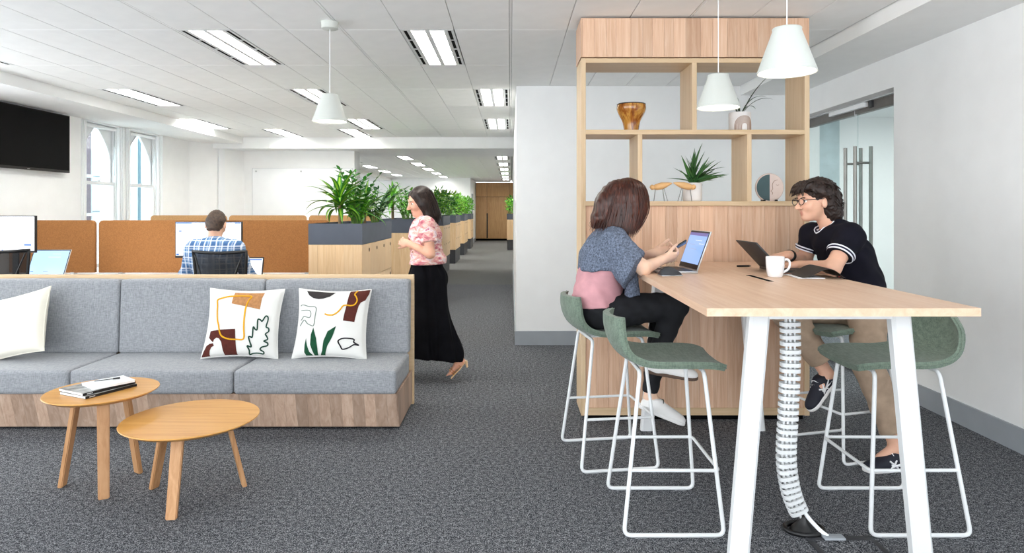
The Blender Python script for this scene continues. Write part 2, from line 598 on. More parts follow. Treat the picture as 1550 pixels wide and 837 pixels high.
# ------------------------------------------------------------------ recessed ceiling lights
def make_light():
    root = empty('ceiling_light')
    w, l = 0.198, 0.595
    h = MB()
    h.box(-w, w, -l, l, 0.062, 0.07)
    for a, b in ((-w, -0.178), (-0.152, -0.122), (-0.018, 0.018), (0.122, 0.152), (0.178, w)):
        h.box(a, b, -l, l, 0.0, 0.062)
    for y in (-l, -0.31, -0.012, 0.286, l - 0.024):
        for a, b in ((-0.178, -0.152), (0.152, 0.178)):
            h.box(a, b, y, y + 0.024, 0.0, 0.062)
    for y in (-l, l - 0.02):
        for a, b in ((-0.122, -0.018), (0.018, 0.122)):
            h.box(a, b, y, y + 0.02, 0.0, 0.062)
    h.build('housing', 'powder_white', root, smooth=False)
    for x0, x1 in ((-0.122, -0.018), (0.018, 0.122)):
        MB().box(x0 + .002, x1 - .002, -l + 0.022, l - 0.022, 0.024, 0.027).build('diffuser', 'lamp_diffuser', root, smooth=False)
        lv = MB()
        for k in range(19):
            yy = -l + 0.05 + k * 0.0605
            lv.box(x0 + .001, x1 - .001, yy, yy + 0.003, 0.006, 0.018)
        lv.build('louvre', 'powder_white', root, smooth=False)['kind'] = 'stuff'
    for x0, x1 in ((-0.178, -0.152), (0.152, 0.178)):
        for y in (-0.571, -0.286, 0.012, 0.31):
            MB().box(x0 + .001, x1 - .001, y + .002, y + 0.258, 0.001, 0.016).build('air_slot', 'slot_black', root, smooth=False)
    return root
proto_light = make_light()
far_diff = {}
for c_ in proto_light.children:
    if c_.name.startswith('diffuser'):
        far_diff[c_.data.name] = c_.data.copy(); far_diff[c_.data.name].materials[0] = MAT['lamp_diffuser_far']
ORD = ['first', 'second', 'third', 'fourth', 'fifth', 'sixth', 'seventh', 'eighth', 'ninth', 'tenth']
near_lbl = {
    (-1, 1, 0): 'bright recessed twin-tube ceiling light right of the small single pendant',
    (-2, 0, 0): 'recessed louvred ceiling light high left, in the row nearest the camera',
    (-1, 2, 2): 'recessed ceiling light close to the white centre wall, nearer of two',
    (-1, 2, 4): 'recessed ceiling light close to the white centre wall, farther of two',
    (-2, 0, 2): 'recessed ceiling light half hidden behind the small single pendant shade',
    (-2, 0, 4): 'recessed ceiling light just right of and beyond the small single pendant shade',
    (-3, 2, 5): 'recessed ceiling light washing the bulkhead just below the single pendant shade',
    (-4, 2, 5): 'recessed ceiling light washing the bulkhead above the whiteboard',
    (-4, 1, 2): 'recessed ceiling light above and beyond the black television',
    (-4, 0, 4): 'recessed ceiling light beside the soffit near the arched windows',
    (-4, 0, 0): 'recessed ceiling light cut by the left picture edge above the television'}
def light_at(m, c, r, y0, label, group, first=False):
    o = proto_light if first else dup(proto_light)
    if y0 > 13:
        for c_ in o.children:
            if c_.name.startswith('diffuser'): c_.data = far_diff[c_.data.name]
    w = (MODX - 0.018) / 3
    o.location = (m * MODX + 0.009 + (c + 0.5) * w, y0 + (r + 0.5) * MODY, CEIL)
    tag(o, label, 'ceiling light', group)
for i, k in enumerate(L_NEAR):
    light_at(*k, Y0, near_lbl[k], 'recessed lights of the near ceiling', i == 0)
for m, r0, nm in ((-1, 2, 'line over the corridor'), (-3, 2, 'middle line of the far room'), (-4, 3, 'left line of the far room')):
    for k, (mm, c, r) in enumerate([q for q in L_FAR if q[0] == m]):
        light_at(mm, c, r, 13.9, 'far recessed ceiling light, %s from the camera in the %s' % (ORD[k], nm), 'recessed lights of the far ceiling')
# unseen panel lamp, added to light the meeting room
t = thing('added_panel_lamp', 'added white lamp panel lighting the room behind the glass doors', 'ceiling light', (4.9, 6.3, 2.69))
MB().box(-0.7, 0.7, -1.1, 1.1, -0.03, 0.01, bev=0.005).build('frame', 'powder_white', t)
MB().box(-0.66, 0.66, -1.06, 1.06, -0.034, -0.03).build('diffuser', 'added_lamp_diffuser', t, smooth=False)

# ------------------------------------------------------------------ arched windows
def window(idx, ya, yb, label):
    root = struct(empty('window_%d' % idx, (XL, (ya + yb) / 2, Z_SILL)), label)
    yc, hw = (ya + yb) / 2, (yb - ya) / 2
    xg = -5.83
    B = lambda m, n, mt='gloss_white', par=root, **k: m.build(n, mt, par, world=True, **k)
    cs = MB()
    for a, b in ((ya - 0.085, ya), (yb, yb + 0.085)):
        cs.box(XL, XL + 0.022, a, b, Z_SILL, 2.66, bev=0.004)
        cs.box(XL + 0.022, XL + 0.036, a + 0.02, b - 0.03, Z_SILL, 2.66, bev=0.004)
    B(cs, 'casing')
    jl = MB()
    for a, b in ((ya, ya + 0.028), (yb - 0.028, yb)):
        jl.box(-5.95, XL, a, b, Z_SILL, Z_HEAD)
        y2 = b if a == ya else a - 0.014
        jl.box(-5.80, -5.74, y2, y2 + 0.014, Z_SILL, Z_HEAD)
    jl.box(-5.95, XL, ya, yb, Z_HEAD - 0.02, Z_HEAD)
    B(jl, 'jamb', smooth=False)
    B(MB().box(-5.95, XL + 0.05, ya - 0.09, yb + 0.09, Z_SILL - 0.035, Z_SILL, bev=0.006), 'window_sill')
    y0, y1 = ya + 0.03, yb - 0.03
    zr = 1.81
    up = MB()
    for a, b in ((y0, y0 + 0.045), (y1 - 0.045, y1)):
        up.box(xg - 0.022, xg + 0.022, a, b, zr, 2.645)
    up.box(xg - 0.022, xg + 0.03, y0, y1, zr, zr + 0.042, bev=0.004)
    a0, a1, ap, sp = y0 + 0.045, y1 - 0.045, 2.635, 2.16
    def arc(k, side):
        t = k / 12.0                                   # pointed arch from springing to apex
        y = (a1 - a0) * (0.5 + 0.5 * (1 - t ** 1.7))
        z = sp + (ap - sp) * t
        return (a0 + y if side > 0 else a1 - y, z)
    for side in (1, -1):
        poly = [arc(k, side) for k in range(13)]
        edge = a1 if side > 0 else a0
        poly += [(yc, 2.645), (edge, 2.645)]
        if side < 0: poly = poly[::-1]
        up.prism(poly, xg - 0.014, xg + 0.018, 'YZ')
        rim = [(xg + 0.02, *arc(k, side)) for k in range(13)]
        up.tube(rim, 0.009, 6)
    B(up, 'upper_sash')
    lo = MB()
    xl_ = xg + 0.05
    for a, b in ((y0, y0 + 0.045), (y1 - 0.045, y1)):
        lo.box(xl_ - 0.02, xl_ + 0.02, a, b, Z_SILL, zr + 0.04)
    lo.box(xl_ - 0.02, xl_ + 0.022, y0, y1, zr - 0.005, zr + 0.04, bev=0.004)
    lo.box(xl_ - 0.02, xl_ + 0.02, y0, y1, Z_SILL, Z_SILL + 0.08)
    B(lo, 'lower_sash')
    B(MB().box(xg - 0.002, xg + 0.002, a0, a1, zr + 0.04, 2.64), 'pane', 'clear_glass', smooth=False)
    B(MB().box(xl_ - 0.002, xl_ + 0.002, a0, a1, Z_SILL + 0.08, zr), 'pane', 'clear_glass', smooth=False)
    sl = MB().box(xl_ - 0.01, xl_ + 0.02, yc - 0.03, yc + 0.03, zr + 0.04, zr + 0.052, bev=0.003)
    sl.tube([(xl_ + 0.005, yc - 0.01, zr + 0.052), (xl_ + 0.01, yc + 0.03, zr + 0.06), (xl_ + 0.012, yc + 0.055, zr + 0.085)], 0.006, 6)
    B(sl, 'sash_lock', 'silver')
    B(MB().tube([(-5.765, y0, 2.615), (-5.765, y1, 2.615)], 0.028, 14), 'blind_roller')
    ch = MB().tube([(-5.75, y1 - 0.03, 2.6), (-5.75, y1 - 0.03, 2.2), (-5.75, y1 - 0.03, 1.95)], 0.004, 5)
    B(ch, 'pull_chain', 'silver')
window(1, 8.85, 9.65, 'white pointed-arch sash window nearer the television')
window(2, 9.87, 10.72, 'white pointed-arch sash window farther from the television')

# neighbour's facade seen through the windows
nb = thing('neighbour_building', 'pale building across the light well seen through the arched windows', 'building', (-7.6, 11.4, -1.0))
for y0, y1, mt_, nm in ((9.6, 11.205, 'brick_mauve', 'wall'), (11.21, 11.49, 'facade_pale', 'pier'), (11.49, 11.546, 'facade_blue', 'pier'), (11.55, 11.657, 'facade_orange', 'pier'),
                        (11.66, 11.97, 'facade_blue', 'pier'), (11.97, 12.615, 'facade_pale', 'wall'), (12.62, 12.85, 'facade_blue', 'pier')):
    MB().box(-8.1, -7.1 - (.02 if nm == 'wall' else 0), y0, y1, -1.0, 3.3).build(nm, mt_, nb, world=True, smooth=False)
for z in (1.35, 2.0):
    MB().box(-7.12, -7.08, 9.6, 11.2, z, z + 0.05).build('ledge', 'facade_pale', nb, world=True, smooth=False)
for z in (1.42, 2.02):
    MB().box(-7.1, -7.09, 11.22, 11.48, z, z + 0.012).build('joint', 'facade_blue', nb, world=True, smooth=False)

# ------------------------------------------------------------------ glass doors
xg = 3.13
gd = struct(empty('door_1', (xg, 5.954, 0)), 'frameless double glass doors with long steel pulls')
B = lambda m, n, mt, par=gd, **k: m.build(n, mt, par, world=True, **k)
B(MB().box(xg - 0.03, xg + 0.03, 5.27, 6.94, 2.31, 2.39, bev=0.003), 'header_rail', 'bronze_rail')
B(MB().box(xg - 0.055, xg - 0.03, 5.27, 6.94, 2.39, 2.40), 'track', 'silver', smooth=False)
B(MB().box(xg - 0.075, xg - 0.031, 5.72, 6.35, 2.345, 2.385, bev=0.004), 'closer', 'gloss_white')
B(MB().box(xg - 0.05, xg - 0.025, 5.64, 5.69, 2.33, 2.40, bev=0.003), 'bracket', 'base_charcoal')
for y0, y1, yh in ((5.28, 5.950, 5.86), (5.958, 6.93, 6.03)):
    leaf = B(MB().box(xg - 0.006, xg + 0.006, y0, y1, 0.01, 2.309), 'glass_leaf', 'door_glass', smooth=False)
    for dx in (-0.075, 0.065):
        B(MB().tube([(xg + dx, yh, 0.75), (xg + dx, yh, 2.016)], 0.016, 14), 'pull_bar', 'steel', leaf)
    for z in (0.95, 1.87):
        B(MB().tube([(xg - 0.075, yh, z), (xg + 0.065, yh, z)], 0.010, 10), 'pull_bolt', 'steel', leaf)
    B(MB().box(xg - 0.02, xg + 0.02, y0, y1, 0.01, 0.09), 'bottom_rail', 'bronze_rail', leaf, smooth=False)
B(MB().tube([(xg - 0.02, 5.954, 2.30), (xg - 0.02, 5.954, 2.37)], 0.012, 8), 'stop_pin', 'silver')

# ------------------------------------------------------------------ whiteboard, television
wb = thing('whiteboard', 'frameless white glass whiteboard on the back wall', 'whiteboard', (-3.97, 12.62, 0.9))
MB().box(-4.93, -3.03, 12.612, 12.622, 0.9, 2.25, bev=0.002).build('glass_panel', 'gloss_white', wb, world=True)
MB().box(-4.934, -3.026, 12.616, 12.626, 0.896, 2.254).build('glass_edge', 'skirting_grey', wb, world=True, smooth=False)
for x in (-4.86, -4.0, -3.1):
    for z in (0.97, 2.19):
        MB().tube([(x, 12.605, z), (x, 12.635, z)], 0.018, 12).build('standoff', 'silver', wb, world=True)
tv = thing('television', 'large black wall-mounted television at the left picture edge', 'television', (-5.66, 7.68, 1.92))
MB().box(-5.65, -5.605, 6.95, 8.40, 1.92, 2.645, bev=0.004).build('casing', 'black_plastic', tv, world=True)
MB().box(-5.605, -5.603, 6.97, 8.385, 1.95, 2.635).build('screen', 'tv_black', tv, world=True, smooth=False)
MB().box(-5.699, -5.65, 7.3, 8.05, 2.15, 2.45).build('wall_bracket', 'dark_grey', tv, world=True, smooth=False)
MB().box(-5.604, -5.602, 7.66, 7.70, 1.928, 1.936).build('badge', 'silver', tv, world=True, smooth=False)

# ------------------------------------------------------------------ wood wall at the corridor end
wd = struct(MB().box(-1.67, 1.0, 31.5, 31.6, 0.0, 2.76).build('wall_cupboards', 'slot_black', smooth=False), 'oak cupboard wall at the end of the corridor')
B = lambda m, n, mt, par=wd, **k: m.build(n, mt, par, **k)
for x0, x1 in ((-1.66, -1.14), (-1.13, -0.08), (-0.07, 0.99)):
    B(MB().box(x0, x1, 31.47, 31.5, 0.09, 2.08, bev=0.003), 'cupboard_door', 'far_oak')
    B(MB().box(x0, x1, 31.47, 31.5, 2.09, 2.74, bev=0.003), 'upper_panel', 'far_oak')
B(MB().box(-1.15, -1.09, 31.455, 31.47, 0.12, 1.30, bev=0.003), 'pull_handle', 'black_plastic')
# ------------------------------------------------------------------ shelving unit
UF, UB = 4.545, 4.87
su = thing('shelving_unit', 'tall oak shelving unit with open compartments behind the bar table', 'shelving unit', (1.27, 4.7, 0))
B = lambda m, n, mt='shelf_oak', par=su, **k: m.build(n, mt, par, world=True, **k)
UX0, UX1 = 0.486, 2.057
for x0, x1 in ((UX0, UX0 + 0.031), (UX1 - 0.034, UX1)):
    B(MB().box(x0, x1, UF, UB, 0.035, 2.495, bev=0.0015, seg=1), 'side_panel', 'shelf_oak_upright')
ux0, ux1 = UX0 + 0.031, UX1 - 0.034
B(MB().box(ux0, ux1, UF, UB, 2.464, 2.495, bev=0.0015, seg=1), 'top_shelf')
B(MB().box(ux0, ux1, UF, UB, 1.971, 2.003, bev=0.0015, seg=1), 'middle_shelf')
B(MB().box(ux0, ux1, UF, UB, 1.479, 1.512, bev=0.0015, seg=1), 'lower_shelf')
B(MB().box(1.248, 1.281, UF, UB, 2.003, 2.464, bev=0.0015, seg=1), 'divider', 'shelf_oak_upright')
B(MB().box(0.8745, 0.906, UF, UB, 1.512, 1.971, bev=0.0015, seg=1), 'divider', 'shelf_oak_upright')
B(MB().box(1.627, 1.658, UF, UB, 1.512, 1.971, bev=0.0015, seg=1), 'divider', 'shelf_oak_upright')
core = B(MB().box(ux0, ux1, UF + 0.03, UB, 0.035, 1.479), 'lower_panel', 'laminate', smooth=False)
B(MB().box(ux0, ux1, UF + 0.012, UF + 0.03, 0.035, 0.085), 'bottom_rail', 'shelf_oak', smooth=False)
B(MB().box(UX0 + 0.03, UX1 - 0.03, UF + 0.04, UB - 0.02, 0, 0.035), 'plinth', 'slot_black', smooth=False)
fas = B(MB().box(UX0 + 0.008, UX1 - 0.008, UF + 0.008, UB, 2.503, 2.77), 'fascia', 'laminate', smooth=False)
L0 = su.location
def boards(par, x0, x1, yf, thick, z0, z1, wid, jit=0.25, seed=1):
    rr = random.Random(seed)
    x = x0
    cache = {}
    while x < x1 - 0.005:
        w = wid * rr.choice((0.8, 1.0, 1.0, 1.25))
        if x + w > x1 - 0.03: w = x1 - x
        k = round(w, 4)
        if k not in cache:
            cache[k] = MB().box(0.0004, w - 0.0004, 0, thick, 0, z1 - z0, bev=0.0008, seg=1).mesh('board', 'laminate', smooth=False)
        inst('board', cache[k], par, (x - L0.x, yf - L0.y, z0 - L0.z))
        x += w
boards(core, ux0, ux1, UF + 0.018, 0.0115, 0.0855, 1.4785, 0.078, seed=3)
boards(fas, UX0 + 0.008, UX1 - 0.004, UF - 0.004, 0.0115, 2.503, 2.77, 0.082, seed=5)
B(MB().box(UX0 - 0.004, UX0 + 0.0075, UF - 0.004, UB, 2.503, 2.77, bev=0.001, seg=1), 'fascia_end', 'laminate', fas, smooth=False)

# ------------------------------------------------------------------ sofa
SX1, SX0 = -0.735, -3.93
so = thing('sofa', 'long grey upholstered bench sofa on a timber base', 'sofa', ((SX0 + SX1) / 2, 4.6, 0))
B = lambda m, n, mt, par=so, **k: m.build(n, mt, par, world=True, **k)
yt, yb_ = 4.300, 4.365
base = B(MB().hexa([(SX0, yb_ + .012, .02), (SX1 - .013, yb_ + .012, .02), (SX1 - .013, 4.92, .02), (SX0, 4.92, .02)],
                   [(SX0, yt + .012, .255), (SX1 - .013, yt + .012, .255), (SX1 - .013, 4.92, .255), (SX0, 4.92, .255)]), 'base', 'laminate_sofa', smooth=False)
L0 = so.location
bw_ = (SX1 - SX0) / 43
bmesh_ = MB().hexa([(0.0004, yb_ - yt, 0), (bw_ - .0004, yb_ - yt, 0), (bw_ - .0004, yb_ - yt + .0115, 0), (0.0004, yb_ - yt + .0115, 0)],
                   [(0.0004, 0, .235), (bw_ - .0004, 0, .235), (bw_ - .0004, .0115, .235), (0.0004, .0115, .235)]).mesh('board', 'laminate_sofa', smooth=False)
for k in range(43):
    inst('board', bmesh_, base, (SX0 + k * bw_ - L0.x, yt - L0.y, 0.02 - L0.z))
B(MB().box(SX0, SX1 - .03, 4.42, 4.9, 0, .0195), 'plinth', 'slot_black', smooth=False)
nb_ = 7
for k in range(nb_):
    a0, a1 = k / nb_, (k + 1) / nb_
    q = lambda a, y_s: y_s + (4.935 - y_s) * a
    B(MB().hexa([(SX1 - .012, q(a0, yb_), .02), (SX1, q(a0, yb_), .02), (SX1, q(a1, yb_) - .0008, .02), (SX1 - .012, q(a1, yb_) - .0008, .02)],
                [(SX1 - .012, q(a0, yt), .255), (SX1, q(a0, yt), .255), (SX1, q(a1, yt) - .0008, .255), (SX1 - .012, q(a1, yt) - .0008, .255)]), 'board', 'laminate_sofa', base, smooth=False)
B(MB().box(SX0, SX1 + .012, 4.935, 4.965, 0.0, .967, bev=.002, seg=1), 'back_panel', 'shelf_oak')
def cushion(w, d, h, bev, puff):
    bm = bmesh.new()
    bmesh.ops.create_cube(bm, size=1.0)
    for v in bm.verts: v.co = Vector((v.co.x * w, v.co.y * d, v.co.z * h))
    bmesh.ops.bevel(bm, geom=list(bm.edges), offset=bev, segments=4, profile=0.6, affect='EDGES')
    bmesh.ops.subdivide_edges(bm, edges=[e for e in bm.edges if e.calc_length() > 0.1], cuts=6, use_grid_fill=True)
    for v in bm.verts:
        p = v.co
        fx = max(0, 1 - (2 * p.x / w) ** 2); fy = max(0, 1 - (2 * p.y / d) ** 2); fz = max(0, 1 - (2 * p.z / h) ** 2)
        v.co = Vector((p.x, p.y + math.copysign(puff * fx * fz, p.y) * (abs(p.y) > d * 0.4), p.z + math.copysign(puff * fx * fy, p.z) * (abs(p.z) > h * 0.4)))
    return bm
cw = 1.062
for k in range(3):
    xc = SX1 - 0.003 - cw * (k + 0.5)
    B(MB().bm(cushion(cw - 0.006, 0.56, 0.155, 0.028, 0.006), Matrix.Translation((xc, 4.555, 0.3325))), 'seat_cushion', 'sofa_grey', angle=60)
    sh = Matrix.Translation((xc, 4.872, 0.672)) @ Matrix(((1, 0, 0, 0), (0, 1, 0.055, 0), (0, 0, 1, 0), (0, 0, 0, 1)))
    B(MB().bm(cushion(cw - 0.006, 0.10, 0.535, 0.026, 0.006), sh), 'back_cushion', 'sofa_grey', angle=60)

# ------------------------------------------------------------------ scatter cushions with stitched decoration
def pillow_pt(u, v, hw, hh, T):
    e = 0.085
    x = hw * u * (1 - e * (1 - v * v) * abs(u))
    z = hh * v * (1 - e * (1 - u * u) * abs(v))
    th = T * max(0.0, (1 - u * u) * (1 - v * v)) ** 0.42 + 0.004
    th += 0.006 * math.sin(5 * u + 3 * v) * (1 - u * u) * (1 - v * v) + 0.004 * math.sin(11 * u * v + 4 * v) * (1 - u * u) * (1 - v * v)
    return x, z, th
def pillow(name, label, loc, rot, hw, hh, T, mat, group):
    root = thing(name, label, 'cushion', loc, 0, group)
    root.rotation_euler = rot
    n = 40
    m = MB()
    for side in (-1, 1):
        vs, fs = [], []
        for j in range(n + 1):
            for i in range(n + 1):
                u, v = -1 + 2 * i / n, -1 + 2 * j / n
                x, z, th = pillow_pt(u, v, hw, hh, T)
                vs.append((x, side * th, z))
        for j in range(n):
            for i in range(n):
                a = j * (n + 1) + i
                q = (a, a + 1, a + n + 2, a + n + 1)
                fs.append(q if side < 0 else q[::-1])
        m.add(vs, fs)
    m.build('cover', mat, root, angle=80)
    rim = []
    for a, b in ((-1, -1), (1, -1), (1, 1), (-1, 1)):
        pass
    seam = [pillow_pt(-1 + 2 * k / 24, -1, hw, hh, T) for k in range(24)] + [pillow_pt(1, -1 + 2 * k / 24, hw, hh, T) for k in range(24)] + \
           [pillow_pt(1 - 2 * k / 24, 1, hw, hh, T) for k in range(24)] + [pillow_pt(-1, 1 - 2 * k / 24, hw, hh, T) for k in range(24)]
    MB().tube([(x, 0, z) for x, z, _ in seam], 0.005, 6, closed=True).build('seam', mat, root)
    return root
def unmap(p, cs):
    """inverse bilinear: photo point -> (u,v); cs = TL,TR,BR,BL"""
    s = t = 0.5
    TL, TR, BR, BL = [np.array(c, float) for c in cs]
    p = np.array(p, float)
    for _ in range(20):
        q = (TL * (1 - s) + TR * s) * (1 - t) + (BL * (1 - s) + BR * s) * t
        ds = (TR - TL) * (1 - t) + (BR - BL) * t
        dt = (BL * (1 - s) + BR * s) - (TL * (1 - s) + TR * s)
        d = np.linalg.solve(np.array([ds, dt]).T, p - q)
        s += d[0]; t += d[1]
    c = lambda v: max(-0.985, min(0.985, v))
    return c(2 * s - 1), c(1 - 2 * t)
def patch(root, pts, cs, hw, hh, T, mat, name='fabric_patch', smoothpts=True):
    uv = [unmap(p, cs) for p in pts]
    bm = bmesh.new()
    bm.faces.new([bm.verts.new((u, v, 0)) for u, v in uv])
    for k in range(-14, 15):
        for no in ((1, 0, 0), (0, 1, 0)):
            bmesh.ops.bisect_plane(bm, geom=list(bm.verts) + list(bm.edges) + list(bm.faces), plane_co=Vector(no) * (k / 15.0), plane_no=no)
    bmesh.ops.triangulate(bm, faces=list(bm.faces))
    for v in bm.verts:
        x, z, th = pillow_pt(v.co.x, v.co.y, hw, hh, T)
        v.co = Vector((x, -th - 0.0022, z))
    bmesh.ops.recalc_face_normals(bm, faces=list(bm.faces))
    m = MB().bm(bm)
    o = m.build(name, mat, root, angle=80)
    return o
def thread(root, pts, cs, hw, hh, T, mat, r, closed, name='stitched_line'):
    uv = [unmap(p, cs) for p in pts]
    crv = catmull([(u, v, 0) for u, v in uv], 6, closed)
    P = []
    for c in crv:
        x, z, th = pillow_pt(max(-.985, min(.985, c.x)), max(-.985, min(.985, c.y)), hw, hh, T)
        P.append((x, -th - 0.002, z))
    MB().tube(P, r, 6, closed=closed).build(name, mat, root)
g = 'scatter cushions on the sofa'
HW, HH, TT = 0.262, 0.245, 0.075
p1 = pillow('scatter_cushion', 'white scatter cushion with yellow outlined loop and green squiggle leaf', (-1.885, 4.665, 0.652), (R(-17), R(1), R(3)), HW, HH, TT, 'pillow_white', g)
cs = ((158, 85), (910, 85), (840, 750), (45, 760))
A = (cs, HW, HH, TT)
patch(p1, [(430, 112), (728, 118), (705, 180), (690, 297), (560, 270), (400, 238)], *A, 'felt_tan')
patch(p1, [(158, 512), (280, 497), (434, 488), (432, 755), (300, 757), (292, 700), (285, 620), (262, 585), (235, 575), (205, 592), (190, 620), (165, 600), (140, 575)], *A, 'felt_brown')
patch(p1, [(110, 650), (150, 632), (190, 628), (200, 655), (170, 665), (150, 700), (145, 740), (150, 757), (55, 755), (75, 705)], *A, 'felt_brown')
thread(p1, [(243, 205), (300, 180), (370, 162), (450, 155), (530, 153), (600, 158), (575, 200), (555, 260), (540, 350), (525, 470), (517, 583), (440, 592), (370, 590), (310, 572), (280, 545), (262, 490), (255, 450), (240, 400), (236, 330), (240, 260)], *A, 'thread_yellow', 0.0055, True)
thread(p1, [(560, 742), (600, 728), (660, 722), (705, 725), (712, 705), (680, 685), (700, 660), (760, 640), (765, 615), (730, 600), (770, 580), (765, 555), (752, 530), (785, 505), (785, 475), (760, 460), (780, 400), (778, 368), (755, 362), (720, 410), (700, 398), (675, 400), (665, 490), (645, 490), (625, 470), (612, 565), (590, 562), (572, 570), (592, 655), (575, 662), (550, 655), (565, 700)], *A, 'thread_green', 0.005, True)
p2 = pillow('scatter_cushion', 'white scatter cushion with three solid green leaves and brown corner', (-1.262, 4.672, 0.648), (R(-16), R(0.5), R(-2)), HW, HH, TT, 'pillow_white', g)
cs = ((105, 112), (828, 92), (822, 752), (55, 752))
A = (cs, HW, HH, TT)
patch(p2, [(195, 125), (320, 118), (490, 120), (440, 170), (380, 195), (330, 202), (270, 195), (225, 170)], *A, 'felt_black')
patch(p2, [(632, 102), (828, 92), (822, 140), (800, 202), (760, 225), (742, 260), (730, 320), (715, 415), (597, 408), (615, 260)], *A, 'felt_brown')
thread(p2, [(408, 350), (440, 360), (490, 358), (530, 335), (560, 300), (580, 265), (610, 255), (660, 258), (700, 245), (718, 205), (700, 165), (682, 140), (702, 100)], *A, 'thread_yellow', 0.005, False)
for lf in ([(215, 575), (225, 640), (250, 710), (285, 750), (215, 745), (195, 710), (200, 640)], [(290, 478), (325, 580), (338, 680), (338, 750), (300, 750), (262, 640), (268, 540)],
           [(528, 460), (490, 560), (440, 650), (410, 748), (362, 750), (385, 700), (400, 600), (440, 510)]):
    patch(p2, lf, *A, 'felt_green', 'leaf_patch')
thread(p2, [(128, 280), (155, 268), (230, 282), (305, 290), (300, 380), (290, 458), (250, 455), (215, 440), (185, 412), (160, 425), (130, 465)], *A, 'thread_grey', 0.003, False)
thread(p2, [(135, 325), (190, 318), (235, 322), (252, 350), (240, 385), (200, 382), (170, 378), (150, 400), (136, 415)], *A, 'thread_grey', 0.003, False)
thread(p2, [(552, 602), (600, 575), (680, 572), (720, 580), (715, 605), (765, 630), (715, 628), (660, 660), (595, 680), (575, 650)], *A, 'thread_black', 0.005, True)
p3 = pillow('scatter_cushion', 'plain cream scatter cushion slumped at the left end of the sofa', (-3.49, 4.63, 0.635), (R(-24), R(-14), R(-4)), 0.265, 0.235, 0.08, 'pillow_cream', g)

# ------------------------------------------------------------------ coffee tables
def coffee(label, c, r, z, feet, kin):
    root = thing('coffee_table', label, 'coffee table', (c[0], c[1], 0), 0, 'round oak coffee tables')
    m = MB().lathe([(r - 0.03, z - 0.022), (r - 0.006, z - 0.008), (r, z - 0.004), (r - 0.002, z)], n=64)
    m.build('table_top', 'coffee_oak', root, angle=50)
    for fx, fy in feet:
        d = Vector((fx - c[0], fy - c[1], 0)); n = d.normalized(); s = Vector((-n.y, n.x, 0))
        top = n * (d.length * kin); bot = d
        T = Vector((0, 0, z - 0.020))
        hw, ht = 0.025, 0.012
        mb = MB()
        q = []
        for base_, zz, tk in ((bot, Vector((0, 0, 0)), 1.0), (top, T, 1.15)):
            q.append([base_ + zz - s * hw * tk - n * ht, base_ + zz + s * hw * tk - n * ht, base_ + zz + s * hw * tk + n * ht, base_ + zz - s * hw * tk + n * ht])
        mb.hexa([p for p in q[0]], [p for p in q[1]])
        bm = bmesh.new()
        bv = [bm.verts.new(v) for v in mb.v]
        for f in mb.f: bm.faces.new([bv[i] for i in f])
        bmesh.ops.recalc_face_normals(bm, faces=list(bm.faces))
        bmesh.ops.bevel(bm, geom=list(bm.edges), offset=0.004, segments=2, affect='EDGES')
        MB().bm(bm).build('leg', 'leg_oak', root)
    MB().lathe([(r * 0.55, z - 0.034), (r * 0.55, z - 0.022)], n=40).build('mounting_plate', 'leg_oak', root)
    return root
coffee('taller round oak coffee table carrying magazines and a notebook', (-2.15, 3.48), 0.268, 0.503, [(-2.353, 3.465), (-2.044, 3.318), (-2.054, 3.647)], 0.62)
coffee('lower wider round oak coffee table with nothing on it', (-1.617, 3.345), 0.325, 0.40, [(-1.86, 3.444), (-1.591, 3.098), (-1.402, 3.477)], 0.66)

# magazines, notebook and pen on the taller table
def magazine(label, c, z, rz, w, d, h):
    t = thing('magazine', label, 'magazine', (c[0], c[1], z), rz, 'magazines on the coffee table')
    MB().box(-w / 2 + .002, w / 2 - .002, -d / 2 + .002, d / 2 - .002, .0012, h - .0012).build('pages', 'paper', t, smooth=False)
    MB().box(-w / 2, w / 2, -d / 2, d / 2, h - .0012, h).build('front_cover', 'magazine_cover', t, smooth=False)
    MB().box(-w / 2, w / 2, -d / 2, d / 2, 0, .0012).build('back_cover', 'book_black', t, smooth=False)
    sp = MB().box(w / 2 - .0015, w / 2 + .001, -d / 2, d / 2, 0, h).build('spine', 'book_black', t, smooth=False)
    for k in range(5):
        MB().box(w / 2 + .001, w / 2 + .0014, -d / 2 + .02 + k * .006, -d / 2 + .024 + k * .006, h * .35, h * .65).build('spine_lettering', 'paper', sp, smooth=False)
magazine('lower black-spined magazine lying on the taller coffee table', (-2.165, 3.475), 0.503, R(-25), 0.21, 0.275, 0.013)
magazine('upper black-spined magazine between lower magazine and white notebook', (-2.178, 3.485), 0.516, R(-27), 0.21, 0.275, 0.013)
nbk = thing('notebook', 'white notebook lying on the stacked magazines', 'notebook', (-2.13, 3.50, 0.5292), R(-38))
MB().box(-.075, .075, -.1, .1, 0.001, .012, bev=.001).build('pages', 'paper', nbk)
MB().box(-.077, .077, -.102, .102, .012, .0145, bev=.001).build('cover', 'gloss_white', nbk)
pen = thing('pen', 'slim dark pen lying on the white notebook', 'pen', (-2.15, 3.515, 0.5442), R(35))
MB().tube([(-.055, 0, .004), (.03, 0, .004)], .0022, 8).build('barrel', 'black_gloss', pen)
MB().tube([(.03, 0, .0045), (.062, 0, .0045)], .0042, 8).build('cap', 'black_plastic', pen)

